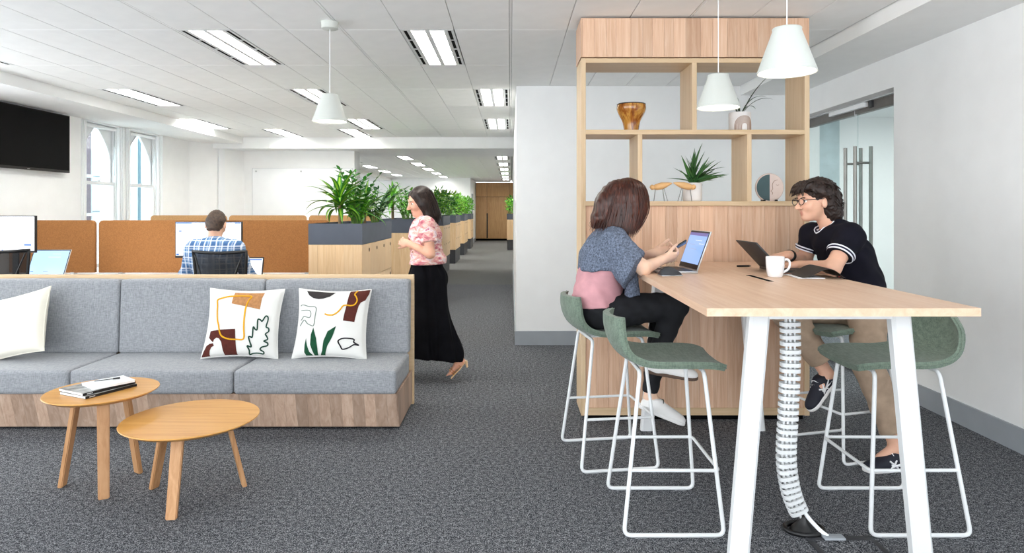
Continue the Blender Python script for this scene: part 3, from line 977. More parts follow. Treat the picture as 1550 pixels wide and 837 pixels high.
# ------------------------------------------------------------------ bar table
TZ = 1.0955
tb = thing('bar_table', 'long high oak-topped bar table on splayed white legs', 'table', (1.225, 3.45, 0))
B = lambda m, n, mt='powder_white', par=tb, **k: m.build(n, mt, par, world=True, **k)
B(MB().hexa([(.709, 2.387, TZ - .030), (1.700, 2.387, TZ - .030), (1.735, UF - .005, TZ - .030), (.735, UF - .005, TZ - .030)],
            [(.709, 2.387, TZ), (1.700, 2.387, TZ), (1.735, UF - .005, TZ), (.735, UF - .005, TZ)]), 'table_top', 'table_oak', smooth=False)
for y in (2.62, 4.36):
    for xb, xt in ((0.895, 0.985), (1.635, 1.535)):
        sgn = 1 if xb < xt else -1
        hw, hd = 0.040, 0.028
        bot = [(xb - hw, y - hd, 0.0), (xb + hw, y - hd, 0), (xb + hw, y + hd, 0), (xb - hw, y + hd, 0)]
        top = [(xt - hw, y - hd, TZ - .03), (xt + hw, y - hd, TZ - .03), (xt + hw, y + hd, TZ - .03), (xt - hw, y + hd, TZ - .03)]
        mb = MB().hexa(bot, top)
        bm = bmesh.new(); bv = [bm.verts.new(v) for v in mb.v]
        for f in mb.f: bm.faces.new([bv[i] for i in f])
        bmesh.ops.bevel(bm, geom=[e for e in bm.edges if abs(e.verts[0].co.z - e.verts[1].co.z) > .5], offset=0.012, segments=1, affect='EDGES')
        B(MB().bm(bm), 'leg')
    B(MB().box(.95, 1.57, y - .02, y + .02, TZ - .075, TZ - .03), 'cross_rail', smooth=False)
for x in (1.06, 1.46):
    B(MB().box(x - .02, x + .02, 2.64, 4.34, TZ - .07, TZ - .03), 'long_rail', smooth=False)
B(MB().box(1.282, 1.308, 3.28, 3.60, TZ, TZ + .0012), 'cable_slot', 'slot_black', smooth=False)

# ------------------------------------------------------------------ bar stools
def make_stool():
    root = empty('bar_stool')
    # seat shell: profile in (x, z) swept over the width, sitter looks to +x
    prof = catmull([(-.262, 0, .955), (-.258, 0, .90), (-.243, 0, .84), (-.212, 0, .79), (-.155, 0, .757), (-.06, 0, .742), (.06, 0, .742), (.16, 0, .741), (.215, 0, .734), (.243, 0, .724)], 4)
    nU = 20
    m = len(prof)
    tot = [0]
    for i in range(1, m): tot.append(tot[-1] + (prof[i] - prof[i - 1]).length)
    def sp(i, u, off):
        s = tot[i] / tot[-1]
        w = .215 if s > .35 else .215 - .03 * ((.35 - s) / .35) ** 1.5
        if s < .12: w *= math.sqrt(max(0.0, 1 - ((.12 - s) / .12) ** 2 * .35))
        if s > .9: w *= math.sqrt(max(0.0, 1 - ((s - .9) / .1) ** 2 * .25))
        p = prof[i]
        a = prof[max(i - 1, 0)]; b = prof[min(i + 1, m - 1)]
        t = (b - a).normalized()
        nrm = Vector((-t.z, 0, t.x))            # to the sitter's side
        if nrm.z < 0 and s > .5: nrm = -nrm
        if s <= .5 and nrm.x < 0: nrm = -nrm
        wrap = max(0, 1 - s / .45)
        q = Vector((p.x, 0, p.z)) + nrm * (off + .045 * wrap * abs(u) ** 2.4 + .012 * (1 - wrap) * abs(u) ** 2.2)
        q.y = u * w
        return q
    vs, fs = [], []
    def ring(i):
        pts = []
        for k in range(nU + 1): pts.append(sp(i, -1 + 2 * k / nU, .016))
        pts.append(sp(i, 1.03, 0.0))
        for k in range(nU + 1): pts.append(sp(i, 1 - 2 * k / nU, -.016))
        pts.append(sp(i, -1.03, 0.0))
        return pts
    n = 2 * (nU + 1) + 2
    for i in range(m): vs += ring(i)
    for i in range(m - 1):
        for k in range(n):
            fs.append((i * n + k, i * n + (k + 1) % n, (i + 1) * n + (k + 1) % n, (i + 1) * n + k))
    fs.append(tuple(range(n))); fs.append(tuple(reversed([(m - 1) * n + k for k in range(n)])))
    seat = MB().add(vs, fs).build('seat_shell', 'stool_green', root, angle=50, fixn=True)
    MB().tube([sp(i, 1.035, 0) for i in range(m)], .0035, 6).build('piping', 'stool_green', seat)
    MB().tube([sp(i, -1.035, 0) for i in range(m)], .0035, 6).build('piping', 'stool_green', seat)
    r = .0095
    ft = lambda x, y: (x, y, r)
    def legpt(side, front, z):
        xt, yt_ = (.155 if front else -.135), side * .165
        xb, yb2 = (.222 if front else -.225), side * .250
        k = z / .722
        return Vector((xb + (xt - xb) * k, yb2 + (yt_ - yb2) * k, z))
    for side in (-1, 1):
        a, b = legpt(side, False, .715), legpt(side, True, .715)
        path = fillet([(a.x, 0, .715), a, legpt(side, False, r), legpt(side, True, r), b, (b.x, 0, .715)], .035)
        MB().tube(path, r, 10).build('sled_leg', 'powder_white', root, angle=60)
        for x in (-.15, .15):
            MB().box(x - .025, x + .025, side * .250 - .008, side * .250 + .008, 0.0, .006).build('glide', 'silver', root, smooth=False)
    zf = .285
    P = lambda s, f: legpt(s, f, zf)
    path = fillet([P(-1, False), P(-1, True) + Vector((.012, -.004, 0)), P(1, True) + Vector((.012, .004, 0)), P(1, False)], .03)
    MB().tube(path, .008, 10).build('foot_rail', 'powder_white', root, angle=60)
    MB().box(-.14, .16, -.03, .03, .705, .724).build('mounting_plate', 'powder_white', root, smooth=False)
    return root
g = 'green bar stools around the bar table'
st = make_stool()
st.location = (.725, 3.175, 0); st.rotation_euler.z = 0
tag(st, 'empty green bar stool at front left of the bar table', 'bar stool', g)
s2 = dup(st); s2.location = (1.815, 3.175, 0); s2.rotation_euler.z = R(180)
tag(s2, 'empty green bar stool at front right of the bar table', 'bar stool', g)
s3 = dup(st); s3.location = (.575, 3.91, 0); s3.rotation_euler.z = R(8)
tag(s3, 'green bar stool under the person in the pink blouse', 'bar stool', g)
s4 = dup(st); s4.location = (2.03, 4.03, 0); s4.rotation_euler.z = R(195)
tag(s4, 'green bar stool under the person in the navy t-shirt', 'bar stool', g)

# ------------------------------------------------------------------ cable spine and floor box
spn = thing('cable_spine', 'white segmented cable spine hanging from the bar table to the floor', 'cable spine', (1.335, 2.98, 0))
B = lambda m, n, mt, par=spn, **k: m.build(n, mt, par, world=True, **k)
path = catmull([(1.232, 2.92, 1.05), (1.236, 2.92, .80), (1.226, 2.92, .55), (1.222, 2.93, .35), (1.25, 2.95, .20), (1.30, 2.975, .085)], 40)
ln = [0]
for i in range(1, len(path)): ln.append(ln[-1] + (path[i] - path[i - 1]).length)
def vertebra():
    w, h, hh = .043, .028, .0084
    mb = MB()
    out = [(w * c, h * s) for c, s in [(math.copysign(abs(math.cos(a)) ** .6, math.cos(a)), math.copysign(abs(math.sin(a)) ** .6, math.sin(a))) for a in [2 * math.pi * k / 20 for k in range(20)]]]
    vs = [(x, y, -hh) for x, y in out] + [(x, y, hh) for x, y in out] + [(x * .86, y * .8, -hh) for x, y in out] + [(x * .86, y * .8, hh) for x, y in out]
    n = 20; fs = []
    for k in range(n):
        j = (k + 1) % n
        fs += [(k, j, n + j, n + k), (2 * n + j, 2 * n + k, 3 * n + k, 3 * n + j), (n + k, n + j, 3 * n + j, 3 * n + k), (j, k, 2 * n + k, 2 * n + j)]
    mb.add(vs, fs)
    mb.box(-.006, .006, -.028, .028, -.006, .006)
    mb.box(-.022, -.014, -.006, .006, -.018, .018).box(.014, .022, -.006, .006, -.018, .018)
    return mb.mesh('vertebra', 'powder_white', angle=50)
vm = vertebra()
NV = 33
for k in range(NV):
    d = ln[-1] * (k + .3) / NV
    i = max(1, next(i for i in range(len(ln)) if ln[i] >= d))
    p = path[i]; tdir = (path[i - 1] - path[i]).normalized()
    q = Vector((0, 0, 1)).rotation_difference(tdir)
    inst('vertebra', vm, spn, p - spn.location, q.to_euler())
B(MB().box(1.19, 1.275, 2.885, 2.955, 1.045, TZ - .03, bev=.004), 'top_bracket', 'powder_white')
B(MB().tube(path[:-6] + [Vector((1.315, 2.985, .05)), Vector((1.36, 3.0, .012))], .006, 8), 'cable', 'gloss_white')
B(MB().tube(catmull([(1.30, 2.96, .12), (1.335, 2.955, .07), (1.372, 2.935, .03), (1.40, 2.915, .01)], 6), .009, 8), 'cable', 'gloss_white')
ring = [(1.325 + .085 * math.cos(a), 2.985 + .062 * math.sin(a), .011) for a in [2 * math.pi * k / 32 for k in range(32)]]
bs = MB().tube(ring, .011, 8, closed=True)
bs.lathe([(.060, 0.002), (.055, .012), (.038, .03), (.022, .05), (.018, .07)], (1.325, 2.985, 0), 28)
B(bs, 'weighted_foot', 'black_plastic', angle=60)
fb = thing('floor_box', 'grey-framed floor outlet box with carpet lid under the bar table', 'floor box', (1.45, 2.78, 0))
B = lambda m, n, mt, par=fb, **k: m.build(n, mt, par, world=True, **k)
m = MB()
for b in ((1.30, 1.60, 2.89, 2.93), (1.30, 1.60, 2.60, 2.625), (1.30, 1.325, 2.625, 2.89), (1.575, 1.60, 2.625, 2.89)):
    m.box(*b, 0.0, .006, bev=.001)
B(m, 'frame', 'base_charcoal')
B(MB().box(1.325, 1.575, 2.625, 2.89, 0, .004), 'carpet_lid', 'carpet_dark', smooth=False)
B(MB().box(1.375, 1.465, 2.885, 2.93, .006, .016, bev=.002), 'cable_flap', 'skirting_grey')

# ------------------------------------------------------------------ pendant lamps
def pendant(label, x, y, zb):
    t = thing('pendant_lamp', label, 'pendant lamp', (x, y, zb), 0, 'white conical pendant lamps')
    h = .195
    MB().lathe([(.0595, h - .012), (.0615, h - .004), (.058, h), (.012, h), (.012, h + .004), (.004, h + .004), (.004, h - .003), (.055, h - .006), (.119, .001), (.1225, 0), (.1235, .004)], n=48, close=True).build('shade', 'lamp_shade', t, angle=60)
    MB().lathe([(.1165, .010), (.1165, .013)], n=48).build('diffuser', 'pendant_diffuser', t, smooth=False)
    MB().tube([(0, 0, h), (0, 0, CEIL - zb - .05)], .0028, 8).build('cord', 'gloss_white', t)
    MB().lathe([(.050, CEIL - zb - .052), (.058, CEIL - zb - .048), (.060, CEIL - zb - .001)], n=32).build('canopy', 'lamp_shade', t, angle=60)
pendant('white conical pendant lamp hanging alone over the sofa side', -1.284, 4.69, 2.075)
pendant('white conical pendant over the bar table, lower and nearer the shelves', 1.21, 3.85, 2.043)
pendant('white conical pendant over the bar table, larger and nearest the camera', 1.196, 2.86, 2.043)
# ------------------------------------------------------------------ locker banks with planters
LX1, LX0 = -1.49, -2.026
def make_lockers():
    root = empty('locker_bank')                      # origin: floor, corridor-side front corner
    W, LN = LX1 - LX0, 1.63
    MB().box(-W + .01, -.01, .01, LN - .01, 0, .375, bev=.002, seg=1).build('plinth', 'base_charcoal', root)
    MB().box(-W, -.018, .018, LN, .376, 1.102).build('carcass', 'locker_oak', root, smooth=False)
    k = 0
    for b in range(6):
        w = W / 6
        MB().box(-W + b * w + .0004, -W + (b + 1) * w - .0004, 0, .0175, .376, 1.102, bev=.0008, seg=1).build('end_board', 'locker_oak', root, smooth=False)
    dm = MB().box(-.0175, 0, .0015, LN / 4 - .0015 - .004, .0015, .3625 - .0015, bev=.001, seg=1).mesh('locker_door', 'locker_oak', smooth=False)
    hm = MB().tube([(0, 0, 0), (.0015, 0, 0)], .021, 14, up=(0, 0, 1)).mesh('finger_hole', 'slot_black', smooth=False)
    for c in range(4):
        for rw in range(2):
            d = inst('locker_door', dm, root, (0, .0185 + c * (LN - .0185) / 4, .376 + rw * .363))
            inst('finger_hole', hm, d, (0.0, .32, .295))
    return root
def make_planter():
    root = empty('planter_box')
    W, LN, H, t = LX1 - LX0 + .004, 1.632, .211, .014
    m = MB()
    m.box(-W, 0, 0, t, 0, H).box(-W, 0, LN - t, LN, 0, H).box(-W, -W + t, t, LN - t, 0, H).box(-t, 0, t, LN - t, 0, H)
    m.build('trough', 'planter_navy', root, smooth=False)
    MB().box(-W + t, -t, t, LN - t, 0, .05).build('liner', 'slot_black', root, smooth=False)
    return root
lk0, pl0 = make_lockers(), make_planter()
LOCK = [(LX1, 6.62, 'nearest to the sofa'), (LX1, 10.0, 'second from the sofa'), (LX1, 14.6, 'third from the sofa'), (LX1, 17.9, 'fourth from the sofa'),
        (LX1, 21.3, 'fifth from the sofa'), (LX1, 24.7, 'last before the far wall'), (.40, 24.0, 'on the right side of the corridor')]
planters = []
for i, (x, y, w) in enumerate(LOCK):
    a = lk0 if i == 0 else dup(lk0)
    a.location = (x, y, 0)
    tag(a, 'oak locker bank with dark plinth, %s' % w, 'locker bank', 'locker banks along the corridor')
    b = pl0 if i == 0 else dup(pl0)
    b.location = (x + .002, y - .001, 1.103)
    tag(b, 'slate blue planter trough on the locker bank %s' % w, 'planter', 'planter troughs on the lockers')
    planters.append((x, y, w))

# ------------------------------------------------------------------ plants
def leaf_material(name, edge, mid, width=0.28, rough=0.38):
    t = NT(name)
    uvn = t.n('ShaderNodeUVMap')
    sp = t.n('ShaderNodeSeparateXYZ'); t.l(uvn.outputs[0], sp.inputs[0])
    sb = t.n('ShaderNodeMath', operation='SUBTRACT'); sb.inputs[1].default_value = 0.5; t.l(sp.outputs[0], sb.inputs[0])
    ab = t.n('ShaderNodeMath', operation='ABSOLUTE'); t.l(sb.outputs[0], ab.inputs[0])
    nz = t.noise(t.coord('Object', (9, 9, 9), jitter=True), 2.0, 2)
    ad = t.n('ShaderNodeMath', operation='MULTIPLY_ADD'); t.l(nz, ad.inputs[0]); ad.inputs[1].default_value = 0.22; t.l(ab.outputs[0], ad.inputs[2])
    col = t.ramp(ad.outputs[0], [(max(0, width - .10) + .11, mid), (width + .11 + .04, edge)])
    t.base(t.randtint(col, 0.72, 1.25))
    t.set(Roughness=rough)
    t.b.inputs['Subsurface Weight'].default_value = 0.0
    t.b.inputs['Transmission Weight'].default_value = 0.0
    MAT[name] = t.m
leaf_material('leaf_dracaena', (50, 124, 34), (150, 196, 52), .22)
leaf_material('leaf_zz', (44, 120, 40), (70, 146, 52), .2, .28)
leaf_material('leaf_bright', (86, 164, 42), (130, 200, 58), .2)
leaf_material('leaf_dark', (32, 86, 40), (56, 112, 54), .2)
leaf_material('leaf_aloe', (40, 84, 40), (66, 112, 54), .3, .5)
leaf_material('leaf_strap', (36, 58, 38), (52, 80, 50), .3, .4)
plain('stem_green', (96, 132, 58), 0.6)
plain('cane_brown', (132, 112, 84), 0.8, bump=.3, bscale=60)

def leaf_mesh(name, mat, L, W, droop, fold=0.25, n=10, tip=1.6, base=.35, twist=0.0):
    """leaf along +x from the origin, drooping to -z, midrib folded"""
    vs, uv, fs = [], [], []
    ang = 0.0; p = Vector((0, 0, 0))
    for i in range(n + 1):
        t = i / n
        w = W / 2 * (base + (1 - base) * math.sin(min(1, t / .45) * math.pi / 2)) * max(0.0, 1 - max(0, (t - .35) / .65) ** tip)
        a = droop * t ** 1.6
        tw = twist * t
        sy, cy = math.sin(tw), math.cos(tw)
        f = fold * w
        for sgn, uu in ((-1, 0), (0, .5), (1, 1)):
            up = f if sgn else 0
            vs.append((p.x - math.sin(a) * up * -1, sgn * w * cy, p.z + math.cos(a) * up + sgn * w * sy))
            uv.append((uu, t))
        p = p + Vector((math.cos(a), 0, -math.sin(a))) * (L / n)
    for i in range(n):
        for c in (0, 1):
            b = i * 3 + c
            fs.append((b, b + 1, b + 4, b + 3))
    m = MB().add(vs, fs); m.uv = uv
    return m.mesh(name, mat, angle=80)
def rot_leaf(az, el, roll=0.0):
    return (Matrix.Rotation(az, 4, 'Z') @ Matrix.Rotation(-el, 4, 'Y') @ Matrix.Rotation(roll, 4, 'X')).to_euler()

def nursery_pot(root, r=.085, h=.13, mat='black_plastic'):
    MB().lathe([(r * .78, 0), (r, h - .015), (r + .006, h - .015), (r + .006, h), (r - .006, h), (r - .008, h - .02), (.001, h - .02)], n=24).build('pot', mat, root, angle=50)

DRAC = [leaf_mesh('leaf', 'leaf_dracaena', L, W, d, .3, 10, tw, .4) for L, W, d, tw in ((.40, .062, 1.0, 1.7), (.36, .058, 1.5, 1.8), (.44, .066, .7, 1.6), (.30, .05, 1.9, 1.8))]
DRACB = [leaf_mesh('leaf', 'leaf_bright', L, W, d, .3, 8, tw, .4) for L, W, d, tw in ((.34, .056, .9, 1.7), (.30, .052, 1.4, 1.8), (.38, .06, .6, 1.6))]
def dracaena(label, loc, seed, n=26, s=1.0, cane=.16, meshes=DRAC, pot=True, heads=1):
    rr = random.Random(seed)
    root = thing('dracaena_plant', label, 'potted plant', loc, 0, 'plants in the planter troughs')
    if pot: nursery_pot(root)
    for h in range(heads):
        ox, oy = (0, 0) if heads == 1 else (rr.uniform(-.05, .05), rr.uniform(-.05, .05))
        zc = .11 + cane * (1 + .6 * h)
        MB().tube([(ox, oy, .1), (ox * 1.2, oy * 1.2, zc)], [.016, .013], 8).build('cane', 'cane_brown', root)
        for k in range(n // heads):
            t = k / (n // heads)
            az = k * 2.39996 + rr.uniform(-.2, .2)
            el = R(-5 + 80 * t + rr.uniform(-8, 8))
            me = rr.choice(meshes)
            sc = s * rr.uniform(.8, 1.1) * (1 - .25 * t)
            inst('leaf', me, root, (ox * 1.2, oy * 1.2, zc - .04 + .12 * t), rot_leaf(az, el, rr.uniform(-.2, .2)), (sc, sc, sc))
    return root
ZL = [leaf_mesh('leaflet', 'leaf_zz', L, L * .48, .5, .12, 6, 2.2, .25) for L in (.085, .07)]
ZLB = [leaf_mesh('leaflet', 'leaf_bright', L, L * .46, .5, .12, 6, 2.0, .25) for L in (.075, .062)]
ZLD = [leaf_mesh('leaflet', 'leaf_dark', L, L * .34, .5, .12, 6, 2.0, .25) for L in (.095, .08)]
def zz_plant(label, loc, seed, stems=7, h=.55, leafs=ZL, pairs=7, spread=.22, pot=True, azs=None):
    rr = random.Random(seed)
    root = thing('zz_plant', label, 'potted plant', loc, 0, 'plants in the planter troughs')
    if pot: nursery_pot(root)
    for k in range(stems):
        az = azs[k % len(azs)] if azs else k * 2.39996 + rr.uniform(-.4, .4)
        hh = h * rr.uniform(.65, 1.05)
        sp = spread * rr.uniform(.5, 1.2)
        d = Vector((math.cos(az), math.sin(az), 0))
        b0 = d * .03 + Vector((0, 0, .1))
        pts = [b0 + d * (sp * t ** 1.7) + Vector((0, 0, hh * (t - .12 * t ** 3))) for t in [i / 8 for i in range(9)]]
        st_ = MB().tube(pts, [.008 - .005 * i / 8 for i in range(9)], 6).build('stem', 'stem_green', root)
        for q in range(pairs):
            t = .25 + .75 * q / (pairs - 1)
            i = min(7, int(t * 8)); fr_ = t * 8 - i
            p = pts[i].lerp(pts[i + 1], fr_)
            td = (pts[i + 1] - pts[i]).normalized()
            for sgn in (-1, 1):
                sd = td.cross(Vector((math.sin(az), -math.cos(az), 0))).normalized()
                lat = Vector((-math.sin(az), math.cos(az), 0)) * sgn
                v = (lat * .75 + td * .65 + Vector((0, 0, rr.uniform(-.1, .2)))).normalized()
                if q == pairs - 1 and sgn > 0: v = td
                azl = math.atan2(v.y, v.x); el = math.asin(max(-1, min(1, v.z)))
                sc = rr.uniform(.8, 1.15) * (1.1 - .35 * abs(t - .6))
                inst('leaflet', rr.choice(leafs), st_, p, rot_leaf(azl, el, rr.uniform(-.5, .5)), (sc, sc, sc))
    return root
ZP = 1.153
def P1(px, y): return (px - 773) * y / 1000.0
dracaena('striped dracaena with long arching leaves at front of nearest planter', (P1(514, 6.86), 6.86, ZP), 3, 44, 1.12, .24)
zz_plant('tall zz plant with round leaflets rising highest in nearest planter', (P1(538, 7.15), 7.15, ZP), 5, 11, .70, ZL, 9, .22)
dracaena('small striped dracaena low in the middle of nearest planter', (P1(552, 7.42), 7.42, ZP), 8, 34, 1.0, .16)
zz_plant('dark feathery plant at the back of nearest planter', (P1(568, 7.80), 7.80, ZP), 11, 12, .58, ZLD, 9, .28)
zz_plant('bright green bushy plant at the corridor side of nearest planter', (-1.66, 7.12, ZP), 14, 9, .46, ZLB, 8, .18)
dracaena('bright striped dracaena at front of the second planter', (P1(597, 10.3), 10.3, ZP), 21, 40, 1.15, .20, DRACB, True, 2)
zz_plant('bright leafy plant in the middle of the second planter', (-1.72, 10.75, ZP), 22, 10, .68, ZLB, 8, .24)
zz_plant('dark green zz plant at the back of the second planter', (-1.72, 11.25, ZP), 23, 10, .55, ZL, 8, .26)
def bush(label, loc, seed, mat, n=130, r=.30, h=.5, L=.13):
    """far plant: its leaves are too small to tell apart, one foliage mesh"""
    rr = random.Random(seed)
    root = thing('bushy_plant', label, 'potted plant', loc, 0, 'plants in the planter troughs')
    nursery_pot(root)
    m = MB(); m.uv = []
    st_ = MB()
    for k in range(10):
        az = k * 2.4; d = Vector((math.cos(az), math.sin(az), 0)) * r * rr.uniform(.3, .9)
        st_.tube([(0, 0, .1), d * .4 + Vector((0, 0, h * .5)), d + Vector((0, 0, h * rr.uniform(.7, 1)))], [.007, .005, .002], 5)
    st_.build('stems', 'stem_green', root)
    for k in range(n):
        z = .12 + h * rr.random() ** .75
        rad = r * math.sqrt(rr.random()) * (1.0 - .5 * abs((z - .12) / h - .55))
        az = rr.uniform(0, 6.283)
        p = Vector((rad * math.cos(az), rad * math.sin(az), z))
        sc = L * rr.uniform(.7, 1.3)
        M = Matrix.Translation(p) @ rot_leaf(az + rr.uniform(-1, 1), R(rr.uniform(-25, 70)), rr.uniform(-.7, .7)).to_matrix().to_4x4()
        vs = [(0, 0, 0), (.45 * sc, -.2 * sc, .03 * sc), (sc, 0, -.12 * sc), (.45 * sc, .2 * sc, .03 * sc), (.5 * sc, 0, -.01 * sc)]
        m.add(vs, [(0, 1, 4), (1, 2, 4), (2, 3, 4), (3, 0, 4)], M)
        m.uv += [(.5, 0), (0, .45), (.5, 1), (1, .45), (.5, .5)]
    o = m.build('foliage', mat, root, angle=80)
    o['kind'] = 'stuff'
mt = ['leaf_bright', 'leaf_zz', 'leaf_dracaena', 'leaf_bright']
for i, (x, y, w) in enumerate(planters[2:]):
    for k, wh in enumerate(('front', 'middle', 'back')):
        if i == 4 and k == 2: continue
        bush('leafy green plant at the %s of the planter %s' % (wh, w), (x - .27, y + .3 + k * .5, ZP), 40 + i * 5 + k, mt[(i + k) % 4], 190, .31, .56 + .1 * ((i * 3 + k * 2) % 3) / 2)

# ------------------------------------------------------------------ screens, desks and what stands on them
def desk_screen(label, x0, x1, y, z0, z1, mat, group):
    t = thing('desk_screen', label, 'desk screen', ((x0 + x1) / 2, y, z0), 0, group)
    w, h, r = x1 - x0, z1 - z0, .05
    poly = [(-w / 2, 0), (w / 2, 0)]
    poly += [(w / 2 - r + r * math.cos(a), h - r + r * math.sin(a)) for a in [k * math.pi / 12 for k in range(7)]]
    poly += [(-w / 2 + r - r * math.sin(a), h - r + r * math.cos(a)) for a in [k * math.pi / 12 for k in range(7)]]
    MB().prism(poly, -.018, .018, 'XZ').build('panel', mat, t, angle=30)
    for x in (-w / 2 + .25, w / 2 - .25):
        MB().box(x - .02, x + .02, -.03, .03, -.03, .003).build('clamp', 'silver', t, smooth=False)
g = 'brown desk screens'
desk_screen('wide tan desk screen behind the monitor, running to the planter', -4.665, -2.06, 7.5, .742, 1.335, 'cork', g)
desk_screen('tan desk screen at the left edge under the television', -5.68, -4.71, 7.5, .742, 1.335, 'cork', g)
desk_screen('pale tan screen of the rear desk row, below the windows', -5.66, -4.47, 10.4, .742, 1.367, 'cork_light', g)
desk_screen('pale tan screen of the rear desk row, below the whiteboard', -4.425, -3.215, 10.4, .742, 1.367, 'cork_light', g)
desk_screen('pale tan screen of the rear desk row, beside the nearest planter', -3.17, -2.06, 10.4, .742, 1.367, 'cork_light', g)
def desk(label, x0, x1, y0, y1):
    t = thing('desk', label, 'desk', ((x0 + x1) / 2, (y0 + y1) / 2, 0), 0, 'white workstation desks')
    MB().box(x0, x1, y0, y1, .705, .73, bev=.003).build('desk_top', 'gloss_white', t, world=True)
    for x in (x0 + .06, x1 - .06):
        for y in (y0 + .08, y1 - .08):
            MB().box(x - .025, x + .025, y - .025, y + .025, 0, .705).build('leg', 'powder_white', t, world=True, smooth=False)
desk('long white desk in front of the plaid shirt, against the tan screen', -4.66, -2.07, 6.62, 8.3)
desk('white desk at the left edge behind the sofa', -5.68, -4.70, 6.62, 8.3)
desk('white desk of the rear row below the windows', -5.66, -3.9, 9.7, 11.1)
desk('white desk of the rear row beside the planter', -3.87, -2.08, 9.7, 11.1)

def monitor(label, x, y, z0, z1, w, rz, content):
    h = z1 - z0
    t = thing('monitor', label, 'monitor', (x, y, .73), rz, 'desk monitors')
    a, b = z0 - .73, z1 - .73
    MB().box(-w / 2, w / 2, 0, .03, a, b, bev=.004).build('housing', 'black_plastic', t)
    s = MB().box(-w / 2 + .008, w / 2 - .008, -.0015, 0, a + .022, b - .008).build('screen', 'screen_white', t, smooth=False)
    MB().box(-.03, .03, .03, .05, .02, (a + b) / 2).build('stand_post', 'black_plastic', t, smooth=False)
    MB().box(-.12, .12, -.05, .13, 0.0, .012, bev=.003).build('stand_foot', 'black_plastic', t)
    for (u0, u1, v0, v1, m_) in content:
        MB().box(-w / 2 + u0 * w, -w / 2 + u1 * w, -.003, -.0015, a + v0 * h, a + v1 * h).build('screen_block', m_, s, smooth=False)
monitor('black desk monitor with white page in front of the plaid shirt', P1(315.5, 6.75), 6.75, .962, 1.333, .682, 0,
        [(.015, .985, .94, .975, 'screen_bar'), (.25, .9, .944, .97, 'screen_white'), (.06, .10, .72, .75, 'screen_bar'), (.18, .28, .70, .74, 'screen_mauve'), (.31, .42, .70, .74, 'screen_lime'),
         (.30, .42, .60, .63, 'screen_mint'), (.42, .52, .50, .62, 'screen_mint'), (.06, .16, .84, .86, 'screen_mauve'), (.22, .45, .84, .86, 'screen_mauve'), (.05, .14, .28, .31, 'screen_mint'), (.02, .06, .07, .12, 'screen_bar')])
monitor('black desk monitor cut off by the left picture edge', P1(19, 6.75), 6.75, 1.015, 1.393, .50, R(-6),
        [(.86, .88, .91, .93, 'screen_blue'), (.76, .92, .19, .24, 'screen_bar'), (.25, .45, .74, .76, 'screen_mauve'), (.05, .8, .88, .9, 'screen_mauve'), (.26, .29, .05, .08, 'screen_bar')])

def laptop(label, loc, rz, w, d, lid_ang, lid_h, screen, lidmat, basemat, content=(), group=None):
    """hinge along local y at the origin, keyboard to -x, screen faces -x"""
    t = thing('laptop', label, 'laptop', loc, rz, group)
    b = MB().box(-d, 0, -w / 2, w / 2, .0, .014, bev=.003).build('base', basemat, t)
    MB().box(-d + .09, -.025, -w / 2 + .02, w / 2 - .02, .0141, .0155).build('keyboard', 'black_plastic', b, smooth=False)
    MB().box(-d + .012, -d + .075, -.05, .05, .0141, .0147).build('touchpad', 'dark_grey', b, smooth=False)
    lid = MB().box(-.008, 0, -w / 2, w / 2, 0, lid_h, bev=.002).build('lid', lidmat, t)
    lid.location = (0, 0, .014); lid.rotation_euler = (0, lid_ang, 0)
    bz = MB().box(-.0095, -.0081, -w / 2 + .004, w / 2 - .004, .004, lid_h - .004).build('bezel', 'black_plastic', lid, smooth=False)
    sc = MB().box(-.0110, -.0096, -w / 2 + .012, w / 2 - .012, .032, lid_h - .014).build('screen', screen, lid, smooth=False)
    for (u0, u1, v0, v1, m_) in content:
        hh = lid_h - .046
        MB().box(-.0122, -.0111, -w / 2 + .012 + u0 * (w - .024), -w / 2 + .012 + u1 * (w - .024), .032 + v0 * hh, .032 + v1 * hh).build('screen_block', m_, lid, smooth=False)
    return t
laptop('open laptop with pale blue screen on the left desk', (P1(66, 6.9), 6.92, .73), R(-90) + R(180), .40, .26, R(24), .31, 'screen_blue', 'silver', 'silver',
       [(.22, .45, .84, .87, 'screen_mauve'), (.2, .55, .7, .74, 'screen_mauve'), (.45, .58, .1, .13, 'screen_text'), (.86, .94, .1, .13, 'screen_bar')], 'open laptops')
laptop('open laptop half hidden right of the plaid-shirted person', (P1(372, 6.7), 6.72, .73), R(90), .32, .22, R(15), .23, 'screen_white', 'black_plastic', 'black_plastic',
       [(.02, .98, .9, .97, 'screen_bar')], 'open laptops')
laptop('open laptop with blue screen in front of the pink blouse', (1.035, 3.84, TZ), R(4), .31, .225, R(20), .232, 'screen_laptop', 'silver', 'silver',
       [(0, 1, .90, 1, 'screen_purple'), (.2, .55, .74, .76, 'screen_mauve'), (.5, .8, .6, .62, 'screen_text'), (.35, .75, .45, .47, 'screen_text'), (.05, .3, .64, .66, 'screen_mauve')], 'open laptops')
laptop('dark slim laptop seen from behind, in front of the navy t-shirt', (1.515, 3.86, TZ), R(180), .33, .20, R(43), .212, 'screen_dark', 'dark_grey', 'black_plastic', (), 'open laptops')

